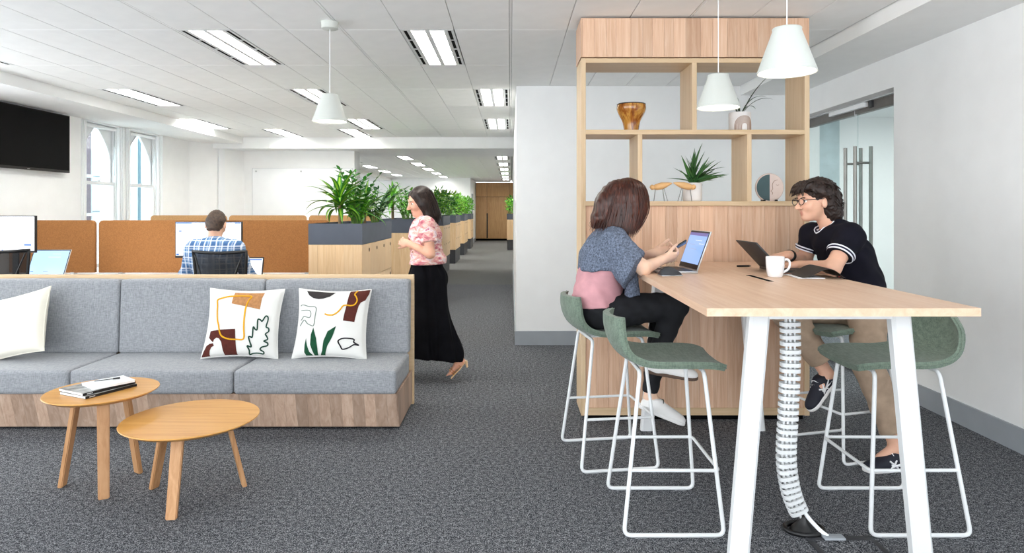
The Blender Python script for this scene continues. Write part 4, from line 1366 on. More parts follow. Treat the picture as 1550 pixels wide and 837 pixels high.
# ------------------------------------------------------------------ mesh office chairs
def mesh_mat():
    t = NT('chair_mesh')
    out = t.t.nodes['Material Output']
    tr = t.n('ShaderNodeBsdfTransparent')
    w1 = t.n('ShaderNodeTexChecker'); w1.inputs['Scale'].default_value = 900
    t.l(t.coord('Object'), w1.inputs['Vector'])
    mx = t.n('ShaderNodeMixShader')
    mx.inputs[0].default_value = 0.9
    t.b.inputs['Base Color'].default_value = rgba((26, 27, 30))
    t.set(Roughness=.8)
    t.l(tr.outputs[0], mx.inputs[1]); t.l(t.b.outputs[0], mx.inputs[2]); t.l(mx.outputs[0], out.inputs[0])
    MAT['chair_mesh'] = t.m
mesh_mat()
def make_chair():
    root = empty('office_chair')                     # sitter looks to +y
    zt = 1.095
    def bp(u, v):                                    # back surface, u -1..1, v 0..1
        w = .20 + .035 * v
        return Vector((u * w, -.24 + .05 * (1 - u * u) * -1 - .05 * (v - .4) ** 2 + .03, .56 + (zt - .56 - .012 * (1 - u * u)) * v))
    n = 12
    vs = [bp(-1 + 2 * i / n, j / n) for j in range(n + 1) for i in range(n + 1)]
    fs = [(j * (n + 1) + i, j * (n + 1) + i + 1, (j + 1) * (n + 1) + i + 1, (j + 1) * (n + 1) + i) for j in range(n) for i in range(n)]
    MB().add(vs, fs).build('back_mesh', 'chair_mesh', root)
    loop = [bp(-1 + 2 * i / n, 0) for i in range(n)] + [bp(1, j / n) for j in range(n)] + [bp(1 - 2 * i / n, 1) for i in range(n)] + [bp(-1, 1 - j / n) for j in range(n)]
    MB().tube(loop, .014, 8, closed=True).build('back_frame', 'black_plastic', root, angle=70)
    for s in (-1, 1):
        MB().tube([bp(s * .9, .95) + Vector((0, -.012, 0)), bp(s * .62, .55) + Vector((0, -.03, 0)), bp(s * .25, .1) + Vector((0, -.04, 0)), Vector((0, -.27, .50))], .007, 6).build('back_strut', 'black_plastic', root)
        MB().box(s * .27 - .04, s * .27 + .04, -.08, .16, .66, .69, bev=.012).build('armrest', 'black_plastic', root)
        MB().tube([(s * .27, .03, .67), (s * .28, .03, .50), (s * .16, .02, .455)], .014, 8).build('arm_post', 'black_plastic', root)
    MB().tube([(0, -.27, .56), (0, -.26, .46), (0, -.1, .43)], .025, 8).build('spine', 'black_plastic', root)
    MB().bm(cushion(.48, .46, .07, .03, .01), Matrix.Translation((0, .02, .48))).build('seat', 'dark_grey', root, angle=60)
    MB().tube([(0, 0, .12), (0, 0, .445)], .025, 12).build('gas_lift', 'silver', root)
    for k in range(5):
        a = k * 2 * math.pi / 5 + .3
        d = Vector((math.cos(a), math.sin(a), 0))
        MB().tube([Vector((0, 0, .12)), d * .16 + Vector((0, 0, .11)), d * .30 + Vector((0, 0, .075))], [.028, .022, .016], 8).build('base_arm', 'black_plastic', root)
        s = Vector((-d.y, d.x, 0))
        MB().tube([d * .30 - s * .02 + Vector((0, 0, .03)), d * .30 + s * .02 + Vector((0, 0, .03))], .03, 14).build('castor', 'black_plastic', root)
    return root
ch = make_chair()
ch.location = (-2.50, 5.93, 0); ch.rotation_euler.z = R(-3)
tag(ch, 'black mesh office chair under the person in plaid', 'office chair', 'black mesh office chairs')
c2 = dup(ch); c2.location = (-4.62, 6.02, 0); c2.rotation_euler.z = R(25)
tag(c2, 'black mesh office chair at the left picture edge', 'office chair', 'black mesh office chairs')

# ------------------------------------------------------------------ things on the shelves
def swirl():
    t = NT('amber_glass')
    v = t.coord('Object', (5, 5, 1.6))
    f = t.noise(v, 1.8, 4, .55, 2.5)
    t.base(t.ramp(f, [(.25, (70, 34, 12)), (.42, (150, 84, 28)), (.55, (205, 150, 70)), (.66, (120, 64, 24)), (.8, (215, 190, 150))]))
    t.set(Roughness=.18)
    t.b.inputs['Coat Weight'].default_value = .5
    MAT['amber_glass'] = t.m
swirl()
SH2, SH1 = 2.003, 1.512
va = thing('vase', 'amber swirled flared vase on the upper shelf', 'vase', (.858, 4.70, SH2))
prof = catmull([(.052, 0, 0), (.055, 0, .03), (.066, 0, .08), (.094, 0, .135), (.104, 0, .17), (.100, 0, .197)], 5)
MB().lathe([(.001, 0)] + [(p.x, p.z) for p in prof] + [(p.x - .008, p.z) for p in reversed(prof[8:])] + [(.001, .08)], n=40).build('body', 'amber_glass', va, angle=60)
MB().tube([(.097 * math.cos(a), .097 * math.sin(a), .197) for a in [k * math.pi / 20 for k in range(40)]], .005, 6, closed=True).build('rim', 'book_black', va)

ap = thing('arch_planter', 'pale pot with concentric arch pattern and strap-leaved plant on upper shelf', 'potted plant', (1.63, 4.70, SH2))
r0 = .076
MB().lathe([(r0 - .004, 0), (r0, .006), (r0, .134), (r0 - .003, .139), (r0 - .009, .139), (r0 - .010, .12), (.001, .12)], n=40).build('pot', 'pot_white', ap, angle=50)
plain('arch_brown', (168, 138, 118), .8)
for k in range(7):
    R_ = .022 + .008 * k
    pts = []
    for q in range(25):
        a = math.pi * q / 24
        sx = R_ * math.cos(a); z = .038 + R_ * math.sin(a)
        th = -math.pi / 2 + sx / r0 + .12
        pts.append((r0 * math.cos(th), r0 * math.sin(th), z))
    f0, f1 = pts[0], pts[-1]
    pts = [(f0[0], f0[1], .003)] + pts + [(f1[0], f1[1], .003)]
    MB().tube(pts, .0026, 5).build('arch_line', 'arch_brown', ap)
MB().lathe([(r0 - .011, .118), (r0 - .011, .122)], n=32).build('soil', 'soil', ap)
LS = [leaf_mesh('leaf', 'leaf_strap', L, W, d, .4, 12, 2.2, .7) for L, W, d in ((.42, .022, .5), (.30, .02, 1.5), (.26, .02, 1.7), (.22, .02, .9))]
for az, el, k, sc in ((0.1, 62, 0, .95), (0.3, 62, 1, .95), (-.2, 55, 1, .88), (.6, 52, 2, .8), (2.8, 72, 3, 1.0), (3.3, 66, 3, .95), (2.4, 62, 3, .8), (1.5, 75, 3, .9)):
    inst('leaf', LS[k], ap, (.01 * math.cos(az), .01 * math.sin(az), .12), rot_leaf(az, R(el), 0), (sc, sc, sc))

al = thing('spiky_plant', 'spiky green plant in plain white pot on the lower shelf', 'potted plant', (1.292, 4.70, SH1))
MB().lathe([(.060, 0), (.068, .012), (.068, .128), (.065, .131), (.059, .131), (.058, .11), (.001, .11)], n=40).build('pot', 'pot_white', al, angle=50)
MB().lathe([(.057, .108), (.057, .112)], n=32).build('soil', 'soil', al)
AL = [leaf_mesh('leaf', 'leaf_aloe', L, W, d, .5, 8, 1.3, .9) for L, W, d in ((.27, .026, .25), (.22, .024, .5), (.25, .022, .1))]
rr = random.Random(4)
for k in range(44):
    az = R(rr.uniform(-60, 60)) if k % 4 else R(rr.uniform(110, 250))
    el = R(rr.uniform(4, 84))
    sc = rr.uniform(.75, 1.25) * (1 if abs(az) < 1.5 else .75)
    inst('leaf', rr.choice(AL), al, (rr.uniform(-.02, .03), rr.uniform(-.025, .025), .112 + rr.uniform(0, .05)), rot_leaf(az, el, rr.uniform(-1, 1)), (sc, sc, sc))

def bird(label, loc, rz):
    t = thing('wooden_bird', label, 'ornament', loc, rz, 'wooden shorebird ornaments')
    ax = [(-.080, 0, .128), (-.055, 0, .122), (-.02, 0, .112), (.02, 0, .103), (.045, 0, .098), (.056, 0, .098)]
    MB().tube(catmull(ax, 5), [p for p in np.interp(np.linspace(0, 1, 26), [0, .15, .45, .7, .85, 1], [.002, .010, .025, .022, .014, .008])], 16).build('body', 'bird_wood', t, angle=80)
    MB().tube([(.045, 0, .098), (.052, 0, .098), (.062, 0, .099), (.072, 0, .098), (.078, 0, .097)], [.010, .017, .019, .014, .004], 14).build('head', 'bird_wood', t, angle=80)
    for a, b in (((.04, .006, .085), (.052, .012, 0)), ((-.02, .008, .09), (-.045, .014, 0)), ((-.015, -.008, .09), (-.028, -.014, 0))):
        MB().tube([a, b], .0028, 6).build('leg', 'steel', t)
bird('wooden shorebird ornament facing left on the lower shelf', (1.060, 4.665, SH1), R(180))
bird('wooden shorebird ornament facing right in front of the white pot', (1.212, 4.60, SH1), 0)
plain('plate_teal', (62, 88, 92), .5)
plain('plate_pink', (222, 204, 196), .6)
pl = thing('plate_sculpture', 'round two-tone plate sculpture with a face line on the lower shelf', 'ornament', (1.832, 4.68, SH1))
zc, rp = .097, .094
def half(a0, a1, mt_):
    m = MB()
    pts = [(rp * math.cos(a), zc + rp * math.sin(a)) for a in [a0 + (a1 - a0) * k / 24 for k in range(25)]]
    m.prism(pts, -.008, .008, 'XZ')
    m.build('half_disc', mt_, pl, angle=40)
half(-math.pi / 2, math.pi / 2, 'plate_pink'); half(math.pi / 2, 3 * math.pi / 2, 'plate_teal')
MB().tube([(rp * math.cos(a), 0, zc + rp * math.sin(a)) for a in [k * math.pi / 24 for k in range(48)]], .0085, 8, closed=True).build('rim', 'plate_pink', pl)
ln_ = catmull([(.055, -.010, zc + .055), (.03, -.010, zc + .045), (.018, -.010, zc + .02), (.02, -.010, zc - .01), (.008, -.010, zc - .025), (.02, -.010, zc - .035), (.016, -.010, zc - .05)], 5)
MB().tube(ln_, .0018, 5).build('face_line', 'arch_brown', pl)
MB().tube([(.045, -.0095, zc + .02), (.055, -.0095, zc + .016), (.065, -.0095, zc + .02)], .0015, 5).build('eye_line', 'arch_brown', pl)
MB().box(-.05, -.035, -.025, .03, 0, .012).box(.035, .05, -.025, .03, 0, .012).build('stand', 'black_plastic', pl, smooth=False)

# ------------------------------------------------------------------ things on the bar table
mg = thing('mug', 'white ceramic mug on the bar table', 'mug', (1.405, 3.51, TZ))
MB().lathe([(.001, 0), (.034, 0), (.038, .004), (.043, .03), (.0465, .06), (.0475, .106), (.0455, .108), (.0435, .106), (.042, .06), (.036, .012), (.001, .010)], n=36).build('body', 'ceramic_white', mg, angle=50)
MB().tube(catmull([(.044, 0, .088), (.066, 0, .092), (.078, 0, .074), (.070, 0, .042), (.038, 0, .022)], 6), .0062, 8, up=(0, 1, 0)).build('handle', 'ceramic_white', mg)
ms = thing('computer_mouse', 'black sculpted computer mouse on the bar table beside the blue-screened laptop', 'mouse', (.862, 3.575, TZ), R(10))
m = MB()
vs, fs = [], []
n = 14
for j in range(n + 1):
    v = j / n
    for i in range(n + 1):
        u = i / n
        a = math.pi * u
        x = -.058 + .116 * v
        w = .036 * math.sin(math.pi * (0.12 + .76 * v)) ** .5
        h = .050 * math.sin(math.pi * min(1, .1 + .8 * v)) ** .9 * (1.15 - .5 * v)
        vs.append((x, -w * math.cos(a), .004 + h * math.sin(a) ** .8))
for j in range(n):
    for i in range(n):
        a = j * (n + 1) + i
        fs.append((a, a + n + 1, a + n + 2, a + 1))
m.add(vs, fs)
m.add([], []); m.f.append(tuple(range(n + 1))); m.f.append(tuple(n * (n + 1) + k for k in range(n + 1)))
m.build('shell', 'dark_grey', ms, angle=70, fixn=True)
MB().box(-.06, .06, -.036, .036, 0, .0055, bev=.0025).build('base', 'silver', ms)
tg = thing('tumbler', 'clear water glass between phone and laptop', 'glass', (1.0, 4.14, TZ))
MB().lathe([(.001, 0), (.027, 0), (.033, .125), (.031, .125), (.026, .008), (.001, .008)], n=28).build('body', 'tumbler_glass', tg, angle=40)
nk = thing('notebook', 'black softcover notebook lying half open by the mug', 'notebook', (1.635, 3.50, TZ), R(-6))
def sheet(x0, x1, y0, y1, zf, th, n=12):
    vs, fs = [], []
    for t_ in (0, 1):
        for i in range(n + 1):
            x = x0 + (x1 - x0) * i / n
            z = zf(i / n) + t_ * th
            vs += [(x, y0, z), (x, y1, z)]
    o = 2 * (n + 1)
    for i in range(n):
        a = 2 * i
        fs += [(a + 1, a + 3, a + 2, a), (o + a, o + a + 2, o + a + 3, o + a + 1), (a, a + 2, o + a + 2, o + a), (a + 3, a + 1, o + a + 1, o + a + 3)]
    fs += [(0, o, o + 1, 1), (2 * n, 2 * n + 1, o + 2 * n + 1, o + 2 * n)]
    return MB().add(vs, fs)
sheet(-.125, .09, -.12, .15, lambda t: .006 + .085 * max(0.0, math.sin(math.pi * min(1, t * 1.02))) ** 1.3 * t, .0018).build('cover', 'book_black', nk, fixn=True)
sheet(-.145, -.01, -.112, .145, lambda t: .002, .004).build('pages', 'paper', nk, fixn=True)
plain('logo_red', (190, 60, 50), .6)
MB().box(.066, .072, -.09, -.082, .0105, .0125).build('logo', 'logo_red', nk, smooth=False)
ph2 = thing('phone', 'dark phone lying on the table beside the mug handle', 'phone', (1.52, 3.64, TZ), R(60))
MB().box(-.072, .072, -.035, .035, 0, .008, bev=.003).build('body', 'silver', ph2)
MB().box(-.070, .070, -.033, .033, .008, .0086).build('screen', 'black_gloss', ph2, smooth=False)
pn = thing('stylus', 'short black stylus lying behind the dark laptop', 'pen', (1.455, 4.12, TZ), R(5))
MB().tube([(-.045, 0, .006), (.03, 0, .006)], .006, 8).build('barrel', 'black_plastic', pn)
MB().tube([(.03, 0, .006), (.045, 0, .006)], [.006, .002], 8).build('tip', 'dark_grey', pn)

# ------------------------------------------------------------------ chair inside the meeting room
mc = thing('meeting_chair', 'grey-green chair seen through the glass door behind the navy t-shirt', 'chair', (3.72, 6.42, 0), R(100))
MB().bm(cushion(.46, .45, .06, .025, .006), Matrix.Translation((0, 0, .45))).build('seat', 'stool_green', mc, angle=60)
MB().bm(cushion(.44, .05, .40, .022, .006), Matrix.Translation((0, -.22, .70)) @ Matrix.Rotation(R(8), 4, 'X')).build('backrest', 'stool_green', mc, angle=60)
for sx in (-1, 1):
    MB().tube([(sx * .19, -.2, .55), (sx * .19, -.19, .43)], .012, 8).build('back_bracket', 'powder_white', mc)
    for sy in (-1, 1):
        MB().tube([(sx * .18, sy * .17, .43), (sx * .22, sy * .21, 0.0)], .012, 8).build('leg', 'powder_white', mc)
# ------------------------------------------------------------------ people: smooth signed-distance bodies meshed in one piece
def nv(v):
    v = np.array(v, float)
    return v / np.linalg.norm(v)
class SDF:
    def __init__(self, lo, hi, res):
        self.lo = np.array(lo, float); self.res = res
        self.n = np.ceil((np.array(hi) - self.lo) / res).astype(int) + 1
        self.d = np.full(self.n, 0.05, np.float32)
        self.ax = [(self.lo[i] + res * np.arange(self.n[i])).astype(np.float32) for i in range(3)]
    def region(self, lo, hi):
        a = np.clip(np.floor((np.array(lo) - self.lo) / self.res).astype(int), 0, self.n)
        b = np.clip(np.ceil((np.array(hi) - self.lo) / self.res).astype(int) + 1, 0, self.n)
        sl = tuple(slice(a[i], b[i]) for i in range(3))
        g = np.meshgrid(self.ax[0][sl[0]], self.ax[1][sl[1]], self.ax[2][sl[2]], indexing='ij')
        return sl, g
    def put(self, sl, g, nd, k, cuts=(), sub=False):
        for pt, no in cuts:
            no = nv(no)
            nd = np.maximum(nd, (g[0] - pt[0]) * no[0] + (g[1] - pt[1]) * no[1] + (g[2] - pt[2]) * no[2])
        o = self.d[sl]
        if sub:
            h = np.clip(.5 - .5 * (o + nd) / k, 0, 1)
            self.d[sl] = o + (-nd - o) * h + k * h * (1 - h)
        else:
            h = np.clip(.5 + .5 * (o - nd) / k, 0, 1)
            self.d[sl] = o + (nd - o) * h - k * h * (1 - h)
    def cone(self, a, b, ra, rb, k=.02, lat=None, f=(1, 1), cuts=(), sub=False, fn=None):
        a = np.array(a, float); b = np.array(b, float)
        m = max(ra * max(1, f[0]), rb * max(1, f[1])) + k + 3 * self.res + .012
        sl, g = self.region(np.minimum(a, b) - m, np.maximum(a, b) + m)
        if 0 in g[0].shape: return self
        ab = b - a
        q = [g[i] - a[i] for i in range(3)]
        t = np.clip((q[0] * ab[0] + q[1] * ab[1] + q[2] * ab[2]) / max(1e-9, ab @ ab), 0, 1)
        q = [q[i] - t * ab[i] for i in range(3)]
        r = ra + (rb - ra) * t
        if lat is not None:
            l = nv(lat)
            ff = f[0] + (f[1] - f[0]) * t
            s = q[0] * l[0] + q[1] * l[1] + q[2] * l[2]
            sc = s * (1 / ff - 1)
            q = [q[i] + sc * l[i] for i in range(3)]
        nd = np.sqrt(q[0] ** 2 + q[1] ** 2 + q[2] ** 2) - r
        if fn is not None: nd = nd + fn(g)
        self.put(sl, g, nd, k, cuts, sub)
        return self
    def ell(self, c, r, k=.015, axes=None, cuts=(), sub=False, fn=None):
        c = np.array(c, float); r = np.array(r, float)
        m = r.max() + k + 3 * self.res + .012
        sl, g = self.region(c - m, c + m)
        if 0 in g[0].shape: return self
        q = [g[i] - c[i] for i in range(3)]
        if axes is not None:
            A = [nv(x) for x in axes]
            q = [q[0] * A[j][0] + q[1] * A[j][1] + q[2] * A[j][2] for j in range(3)]
        k0 = np.sqrt((q[0] / r[0]) ** 2 + (q[1] / r[1]) ** 2 + (q[2] / r[2]) ** 2)
        k1 = np.sqrt((q[0] / r[0] ** 2) ** 2 + (q[1] / r[1] ** 2) ** 2 + (q[2] / r[2] ** 2) ** 2) + 1e-9
        nd = k0 * (k0 - 1) / k1
        if fn is not None: nd = nd + fn(g)
        self.put(sl, g, nd, k, cuts, sub)
        return self
    def chain(self, pts, rs, k=.02, lat=None, fs=None, **kw):
        for i in range(len(pts) - 1):
            f = (fs[i], fs[i + 1]) if fs else (1, 1)
            self.cone(pts[i], pts[i + 1], rs[i], rs[i + 1], k, lat, f, **kw)
        return self
    def cut(self, pt, no, lo, hi):
        sl, g = self.region(lo, hi)
        no = nv(no)
        pl = (g[0] - pt[0]) * no[0] + (g[1] - pt[1]) * no[1] + (g[2] - pt[2]) * no[2]
        self.d[sl] = np.maximum(self.d[sl], pl)
        return self
    def noise(self, fn):
        idx = np.abs(self.d) < .03
        w = np.argwhere(idx)
        p = self.lo + w * self.res
        self.d[idx] += fn(p[:, 0], p[:, 1], p[:, 2]).astype(np.float32)
        return self
    def mesh_arrays(self):
        d = self.d
        s = d < 0
        c = [s[i:s.shape[0] - 1 + i, j:s.shape[1] - 1 + j, k:s.shape[2] - 1 + k] for i in (0, 1) for j in (0, 1) for k in (0, 1)]
        cnt = sum(x.astype(np.int8) for x in c)
        cells = np.argwhere((cnt > 0) & (cnt < 8))
        idx = -np.ones(cnt.shape, np.int64)
        idx[cells[:, 0], cells[:, 1], cells[:, 2]] = np.arange(len(cells))
        acc = np.zeros((len(cells), 3)); num = np.zeros(len(cells))
        cor = [(i, j, k) for i in (0, 1) for j in (0, 1) for k in (0, 1)]
        vals = {q: d[cells[:, 0] + q[0], cells[:, 1] + q[1], cells[:, 2] + q[2]] for q in cor}
        for a in cor:
            for ax in range(3):
                if a[ax] == 0:
                    b = list(a); b[ax] = 1; b = tuple(b)
                    va, vb = vals[a], vals[b]
                    m = (va < 0) != (vb < 0)
                    t = va[m] / (va[m] - vb[m])
                    p = np.zeros((m.sum(), 3)) + np.array(a)
                    p[:, ax] = t
                    acc[m] += p; num[m] += 1
        V = self.lo + (cells + acc / num[:, None]) * self.res
        F = []
        for ax in range(3):
            o1, o2 = (ax + 1) % 3, (ax + 2) % 3
            sh = [slice(None)] * 3; sh2 = [slice(None)] * 3
            sh[ax] = slice(0, -1); sh2[ax] = slice(1, None)
            e = s[tuple(sh)] != s[tuple(sh2)]
            w = np.argwhere(e)
            w = w[(w[:, o1] > 0) & (w[:, o2] > 0) & (w[:, o1] < s.shape[o1] - 1) & (w[:, o2] < s.shape[o2] - 1)]
            inside = s[w[:, 0], w[:, 1], w[:, 2]]
            q = []
            for (d1, d2) in ((0, 0), (-1, 0), (-1, -1), (0, -1)):
                x = w.copy(); x[:, o1] += d1; x[:, o2] += d2
                q.append(idx[x[:, 0], x[:, 1], x[:, 2]])
            q = np.array(q).T
            q[~inside] = q[~inside][:, ::-1]
            F.append(q)
        return V, np.concatenate(F)
    def build(self, name, mat, parent, tint=None):
        V, F = self.mesh_arrays()
        L = np.array(root_of(parent).location)
        me = bpy.data.meshes.new(name)
        n = len(V)
        me.vertices.add(n); me.vertices.foreach_set('co', (V - L).astype(np.float32).ravel())
        me.loops.add(len(F) * 4); me.loops.foreach_set('vertex_index', F.astype(np.int32).ravel())
        me.polygons.add(len(F)); me.polygons.foreach_set('loop_start', np.arange(0, len(F) * 4, 4, dtype=np.int32))
        me.update(calc_edges=True)
        me.validate()
        me.shade_smooth()
        me.materials.append(MAT[mat])
        if tint is not None:
            at = me.color_attributes.new('tint', 'FLOAT_COLOR', 'POINT')
            c = np.zeros((n, 4), np.float32); c[:, 3] = 1
            c[:, 0] = tint(V)
            at.data.foreach_set('color', c.ravel())
        o = bpy.data.objects.new(name, me)
        COL.objects.link(o)
        o.parent = parent
        return o

def skin(name, c, lip):
    t = NT(name)
    v = t.coord('Object')
    col = t.ramp(t.noise(v, 14, 3), [(.3, tuple(x * .96 for x in c)), (.7, tuple(min(255, x * 1.03) for x in c))])
    at = t.n('ShaderNodeVertexColor', layer_name='tint')
    sp = t.n('ShaderNodeSeparateColor'); t.l(at.outputs[0], sp.inputs[0])
    t.base(t.mix(sp.outputs[0], col, lip))
    t.set(Roughness=.5)
    t.b.inputs['Specular IOR Level'].default_value = .35
    t.b.inputs['Subsurface Weight'].default_value = .12
    t.b.inputs['Subsurface Radius'].default_value = (.02, .008, .004)
    MAT[name] = t.m
skin('skin_a', (238, 198, 172), (190, 106, 96))
skin('skin_b', (226, 176, 150), (172, 92, 86))
skin('skin_c', (228, 172, 146), (184, 96, 88))
def hair_mat(name, dark, lite, rough):
    t = NT(name)
    f = t.noise(t.coord('Object', (70, 70, 7)), 1.4, 4, .6, .4)
    t.base(t.ramp(f, [(.3, dark), (.55, tuple((a + b) / 2 for a, b in zip(dark, lite))), (.8, lite)]))
    t.set(Roughness=rough)
    t.b.inputs['Specular IOR Level'].default_value = .4
    MAT[name] = t.m
hair_mat('hair_auburn', (34, 15, 10), (104, 52, 34), .36)
hair_mat('hair_dark', (22, 15, 13), (66, 47, 40), .5)
plain('hair_brown', (62, 46, 36), .6, var=.3, vscale=60)
plain('jeans_black', (15, 16, 22), .85, var=.12, vscale=30, bump=.2, bscale=400)
plain('navy_cotton', (18, 17, 28), .9, var=.06, vscale=12, spec=.2)
plain('trim_white', (235, 235, 245), .8)
plain('trim_navy', (24, 22, 50), .8)
plain('khaki', (164, 142, 122), .9, var=.06, vscale=20, spec=.2, bump=.15, bscale=300)
plain('pink_blouse', (202, 148, 154), .75, var=.04, vscale=16, spec=.3)
plain('marl_grey', (98, 106, 122), .95, var=.28, vscale=110, spec=.1)
plain('canvas_white', (238, 236, 234), .75, var=.02)
plain('sole_brown', (96, 76, 64), .8)
plain('shoe_navy', (22, 24, 38), .7)
plain('lace_white', (236, 236, 238), .8)
plain('skirt_black', (16, 16, 20), .95, var=.2, vscale=10, spec=.1)
plain('sandal_tan', (196, 126, 62), .45)
plain('sandal_nude', (226, 190, 146), .45)
plain('glasses_dark', (30, 26, 34), .3)
plain('eye_white', (238, 234, 230), .25)
plain('iris_dark', (46, 30, 22), .2)
plain('watch_black', (18, 18, 20), .4)
def floral():
    t = NT('floral_top')
    v = t.coord('Object', (7, 7, 16))
    f = t.noise(v, 1.5, 3, .6, .8)
    t.base(t.ramp(f, [(.30, (150, 40, 74)), (.42, (206, 130, 138)), (.52, (232, 190, 176)), (.60, (236, 224, 230)), (.70, (196, 92, 120))]))
    t.set(Roughness=.85)
    MAT['floral_top'] = t.m
floral()
def plaid():
    t = NT('plaid_shirt')
    tc = t.n('ShaderNodeTexCoord')
    sp = t.n('ShaderNodeSeparateXYZ'); t.l(tc.outputs['Object'], sp.inputs[0])
    def stripe(out, freq, thr, ph=0.0):
        m = t.n('ShaderNodeMath', operation='MULTIPLY_ADD'); m.inputs[1].default_value = freq; m.inputs[2].default_value = ph; t.l(out, m.inputs[0])
        s = t.n('ShaderNodeMath', operation='SINE'); t.l(m.outputs[0], s.inputs[0])
        mr = t.n('ShaderNodeMapRange'); mr.inputs[1].default_value = thr; mr.inputs[2].default_value = thr + .25; t.l(s.outputs[0], mr.inputs[0])
        return mr.outputs[0]
    col = t.ramp(t.noise(t.coord('Object'), 30, 2), [(.3, (70, 112, 158)), (.7, (92, 136, 180))])
    for out, f, th, ph, a, cc in ((sp.outputs[0], 62, .2, 0, .55, (52, 88, 136)), (sp.outputs[2], 62, .2, .5, .55, (52, 88, 136)),
                                  (sp.outputs[0], 124, .62, 1.2, .7, (222, 228, 238)), (sp.outputs[2], 124, .62, .3, .6, (222, 228, 238)),
                                  (sp.outputs[0], 62, .88, 2.6, .6, (235, 238, 244)), (sp.outputs[2], 62, .88, 2.2, .6, (235, 238, 244))):
        s = stripe(out, f, th, ph)
        k = t.n('ShaderNodeMath', operation='MULTIPLY'); k.inputs[1].default_value = a; t.l(s, k.inputs[0])
        col = t.mix(k.outputs[0], col, cc)
    t.base(col); t.set(Roughness=.9)
    MAT['plaid_shirt'] = t.m
plaid()

def head(S, c, f, u, k=.012, s=1.0):
    c = np.array(c, float); f = nv(f); u = np.array(u, float); u = nv(u - f * (u @ f)); r = np.cross(f, u)
    P = lambda a, b, d=0: c + (f * a + u * b + r * d) * s
    ax = (r, f, u)
    S.ell(P(-.012, .026), np.array((.076, .096, .099)) * s, .01, ax)
    S.ell(P(.019, -.034), np.array((.058, .067, .081)) * s, .03, ax)
    S.ell(P(.056, -.094), np.array((.028, .026, .021)) * s, .026, ax)          # chin
    S.ell(P(.070, .028), np.array((.050, .018, .016)) * s, .02, ax)            # brow
    S.cone(P(.086, .008), P(.112, -.033), .009 * s, .0125 * s, .012)            # nose
    for q in (-1, 1):
        S.ell(P(.097, -.036, .011 * q), np.array((.008, .009, .007)) * s, .006, ax)
        S.ell(P(.060, -.028, .038 * q), np.array((.022, .018, .020)) * s, .025, ax)   # cheek
        S.ell(P(.088, .006, .033 * q), np.array((.016, .012, .010)) * s, .012, ax, sub=True)   # eye socket
        S.ell(P(-.014, -.012, .081 * q), np.array((.011, .018, .032)) * s, .008, ax)   # ear
        S.ell(P(-.004, -.010, .094 * q), np.array((.006, .008, .016)) * s, .006, ax, sub=True)
    S.ell(P(.0805, -.063), np.array((.023, .009, .0060)) * s, .004, ax)
    S.ell(P(.0785, -.075), np.array((.021, .009, .0064)) * s, .004, ax)
    return P, (f, u, r)
def lip_tint(P, s=1.0):
    c = P(.089, -.069)
    def fn(V):
        d = np.linalg.norm((V - c), axis=1)
        return np.clip((.019 * s - d) / .008, 0, 1) * .6
    return fn
def eyes(P, ax, parent, s=1.0):
    f, u, r = ax
    L = np.array(root_of(parent).location)
    for q in (-1, 1):
        c = Vector(P(.0715, .005, .032 * q) - L)
        e = MB().lathe([(.0115 * s * math.sin(a), .0115 * s * -math.cos(a)) for a in [math.pi * k / 10 for k in range(1, 10)]], n=16, mtx=Matrix.Translation(c)).build('eye', 'eye_white', parent, angle=80)
        rot = Vector((0, 0, 1)).rotation_difference(Vector(f)).to_matrix().to_4x4()
        MB().lathe([(.0072 * s, .0092 * s), (.006 * s, .0122 * s)], n=12, mtx=Matrix.Translation(c) @ rot).build('iris', 'iris_dark', e)
        b = [Vector(P(.088, .026 - .002 * abs(t), .033 * q + .016 * t) - L) for t in (-1, -.3, .4, 1)]
        MB().tube(catmull(b, 3), .0032 * s, 6).build('eyebrow', 'hair_dark', parent)

def hand(S, w, d, n, side, curl=(.35, .5, .4), s=1.0, spread=.10, thumb=(.8, .5), fcurl=None):
    """w wrist, d finger direction, n palm normal (out of the palm), side +1: thumb along +cross(d,n)"""
    w = np.array(w, float); d = nv(d); n = np.array(n, float); n = nv(n - d * (n @ d)); l = np.cross(d, n) * side
    Q = lambda a, b, c=0: w + (d * a + l * b + n * c) * s
    S.cone(Q(-.02, 0), Q(.03, 0), .023 * s, .019 * s, .015, l, (1.1, 1.5))
    S.cone(Q(.025, .008), Q(.080, .008), .016 * s, .0135 * s, .012, l, (2.2, 2.9))
    for i, (b, ln_) in enumerate(((.031, .070), (.011, .078), (-.010, .072), (-.029, .056))):
        a0 = Q(.082 - .006 * abs(i - 1), b)
        ang = 0.0
        sp = spread * (1.2 - i * .8)
        cu = fcurl[i] if fcurl else curl
        p = a0
        for j, fr in enumerate((.45, .31, .24)):
            ang += cu[j]
            v = d * math.cos(ang) + n * math.sin(ang) + l * sp * math.cos(ang)
            q = p + nv(v) * ln_ * fr * s
            S.cone(p, q, (.0092 - .0007 * j) * s, (.0086 - .0009 * j) * s, .0035)
            p = q
    t0 = Q(.022, .030, .004)
    v1 = nv(d * math.cos(thumb[0]) + l * math.sin(thumb[0]) * .9 + n * thumb[1])
    t1 = t0 + v1 * .040 * s
    v2 = nv(v1 + d * .5 + n * .25)
    t2 = t1 + v2 * .032 * s
    t3 = t2 + nv(v2 + d * .25) * .026 * s
    S.cone(Q(.012, .014), t0, .016 * s, .0135 * s, .012)
    S.cone(t0, t1, .0125 * s, .0105 * s, .006); S.cone(t1, t2, .0102 * s, .0092 * s, .004); S.cone(t2, t3, .0092 * s, .0075 * s, .004)

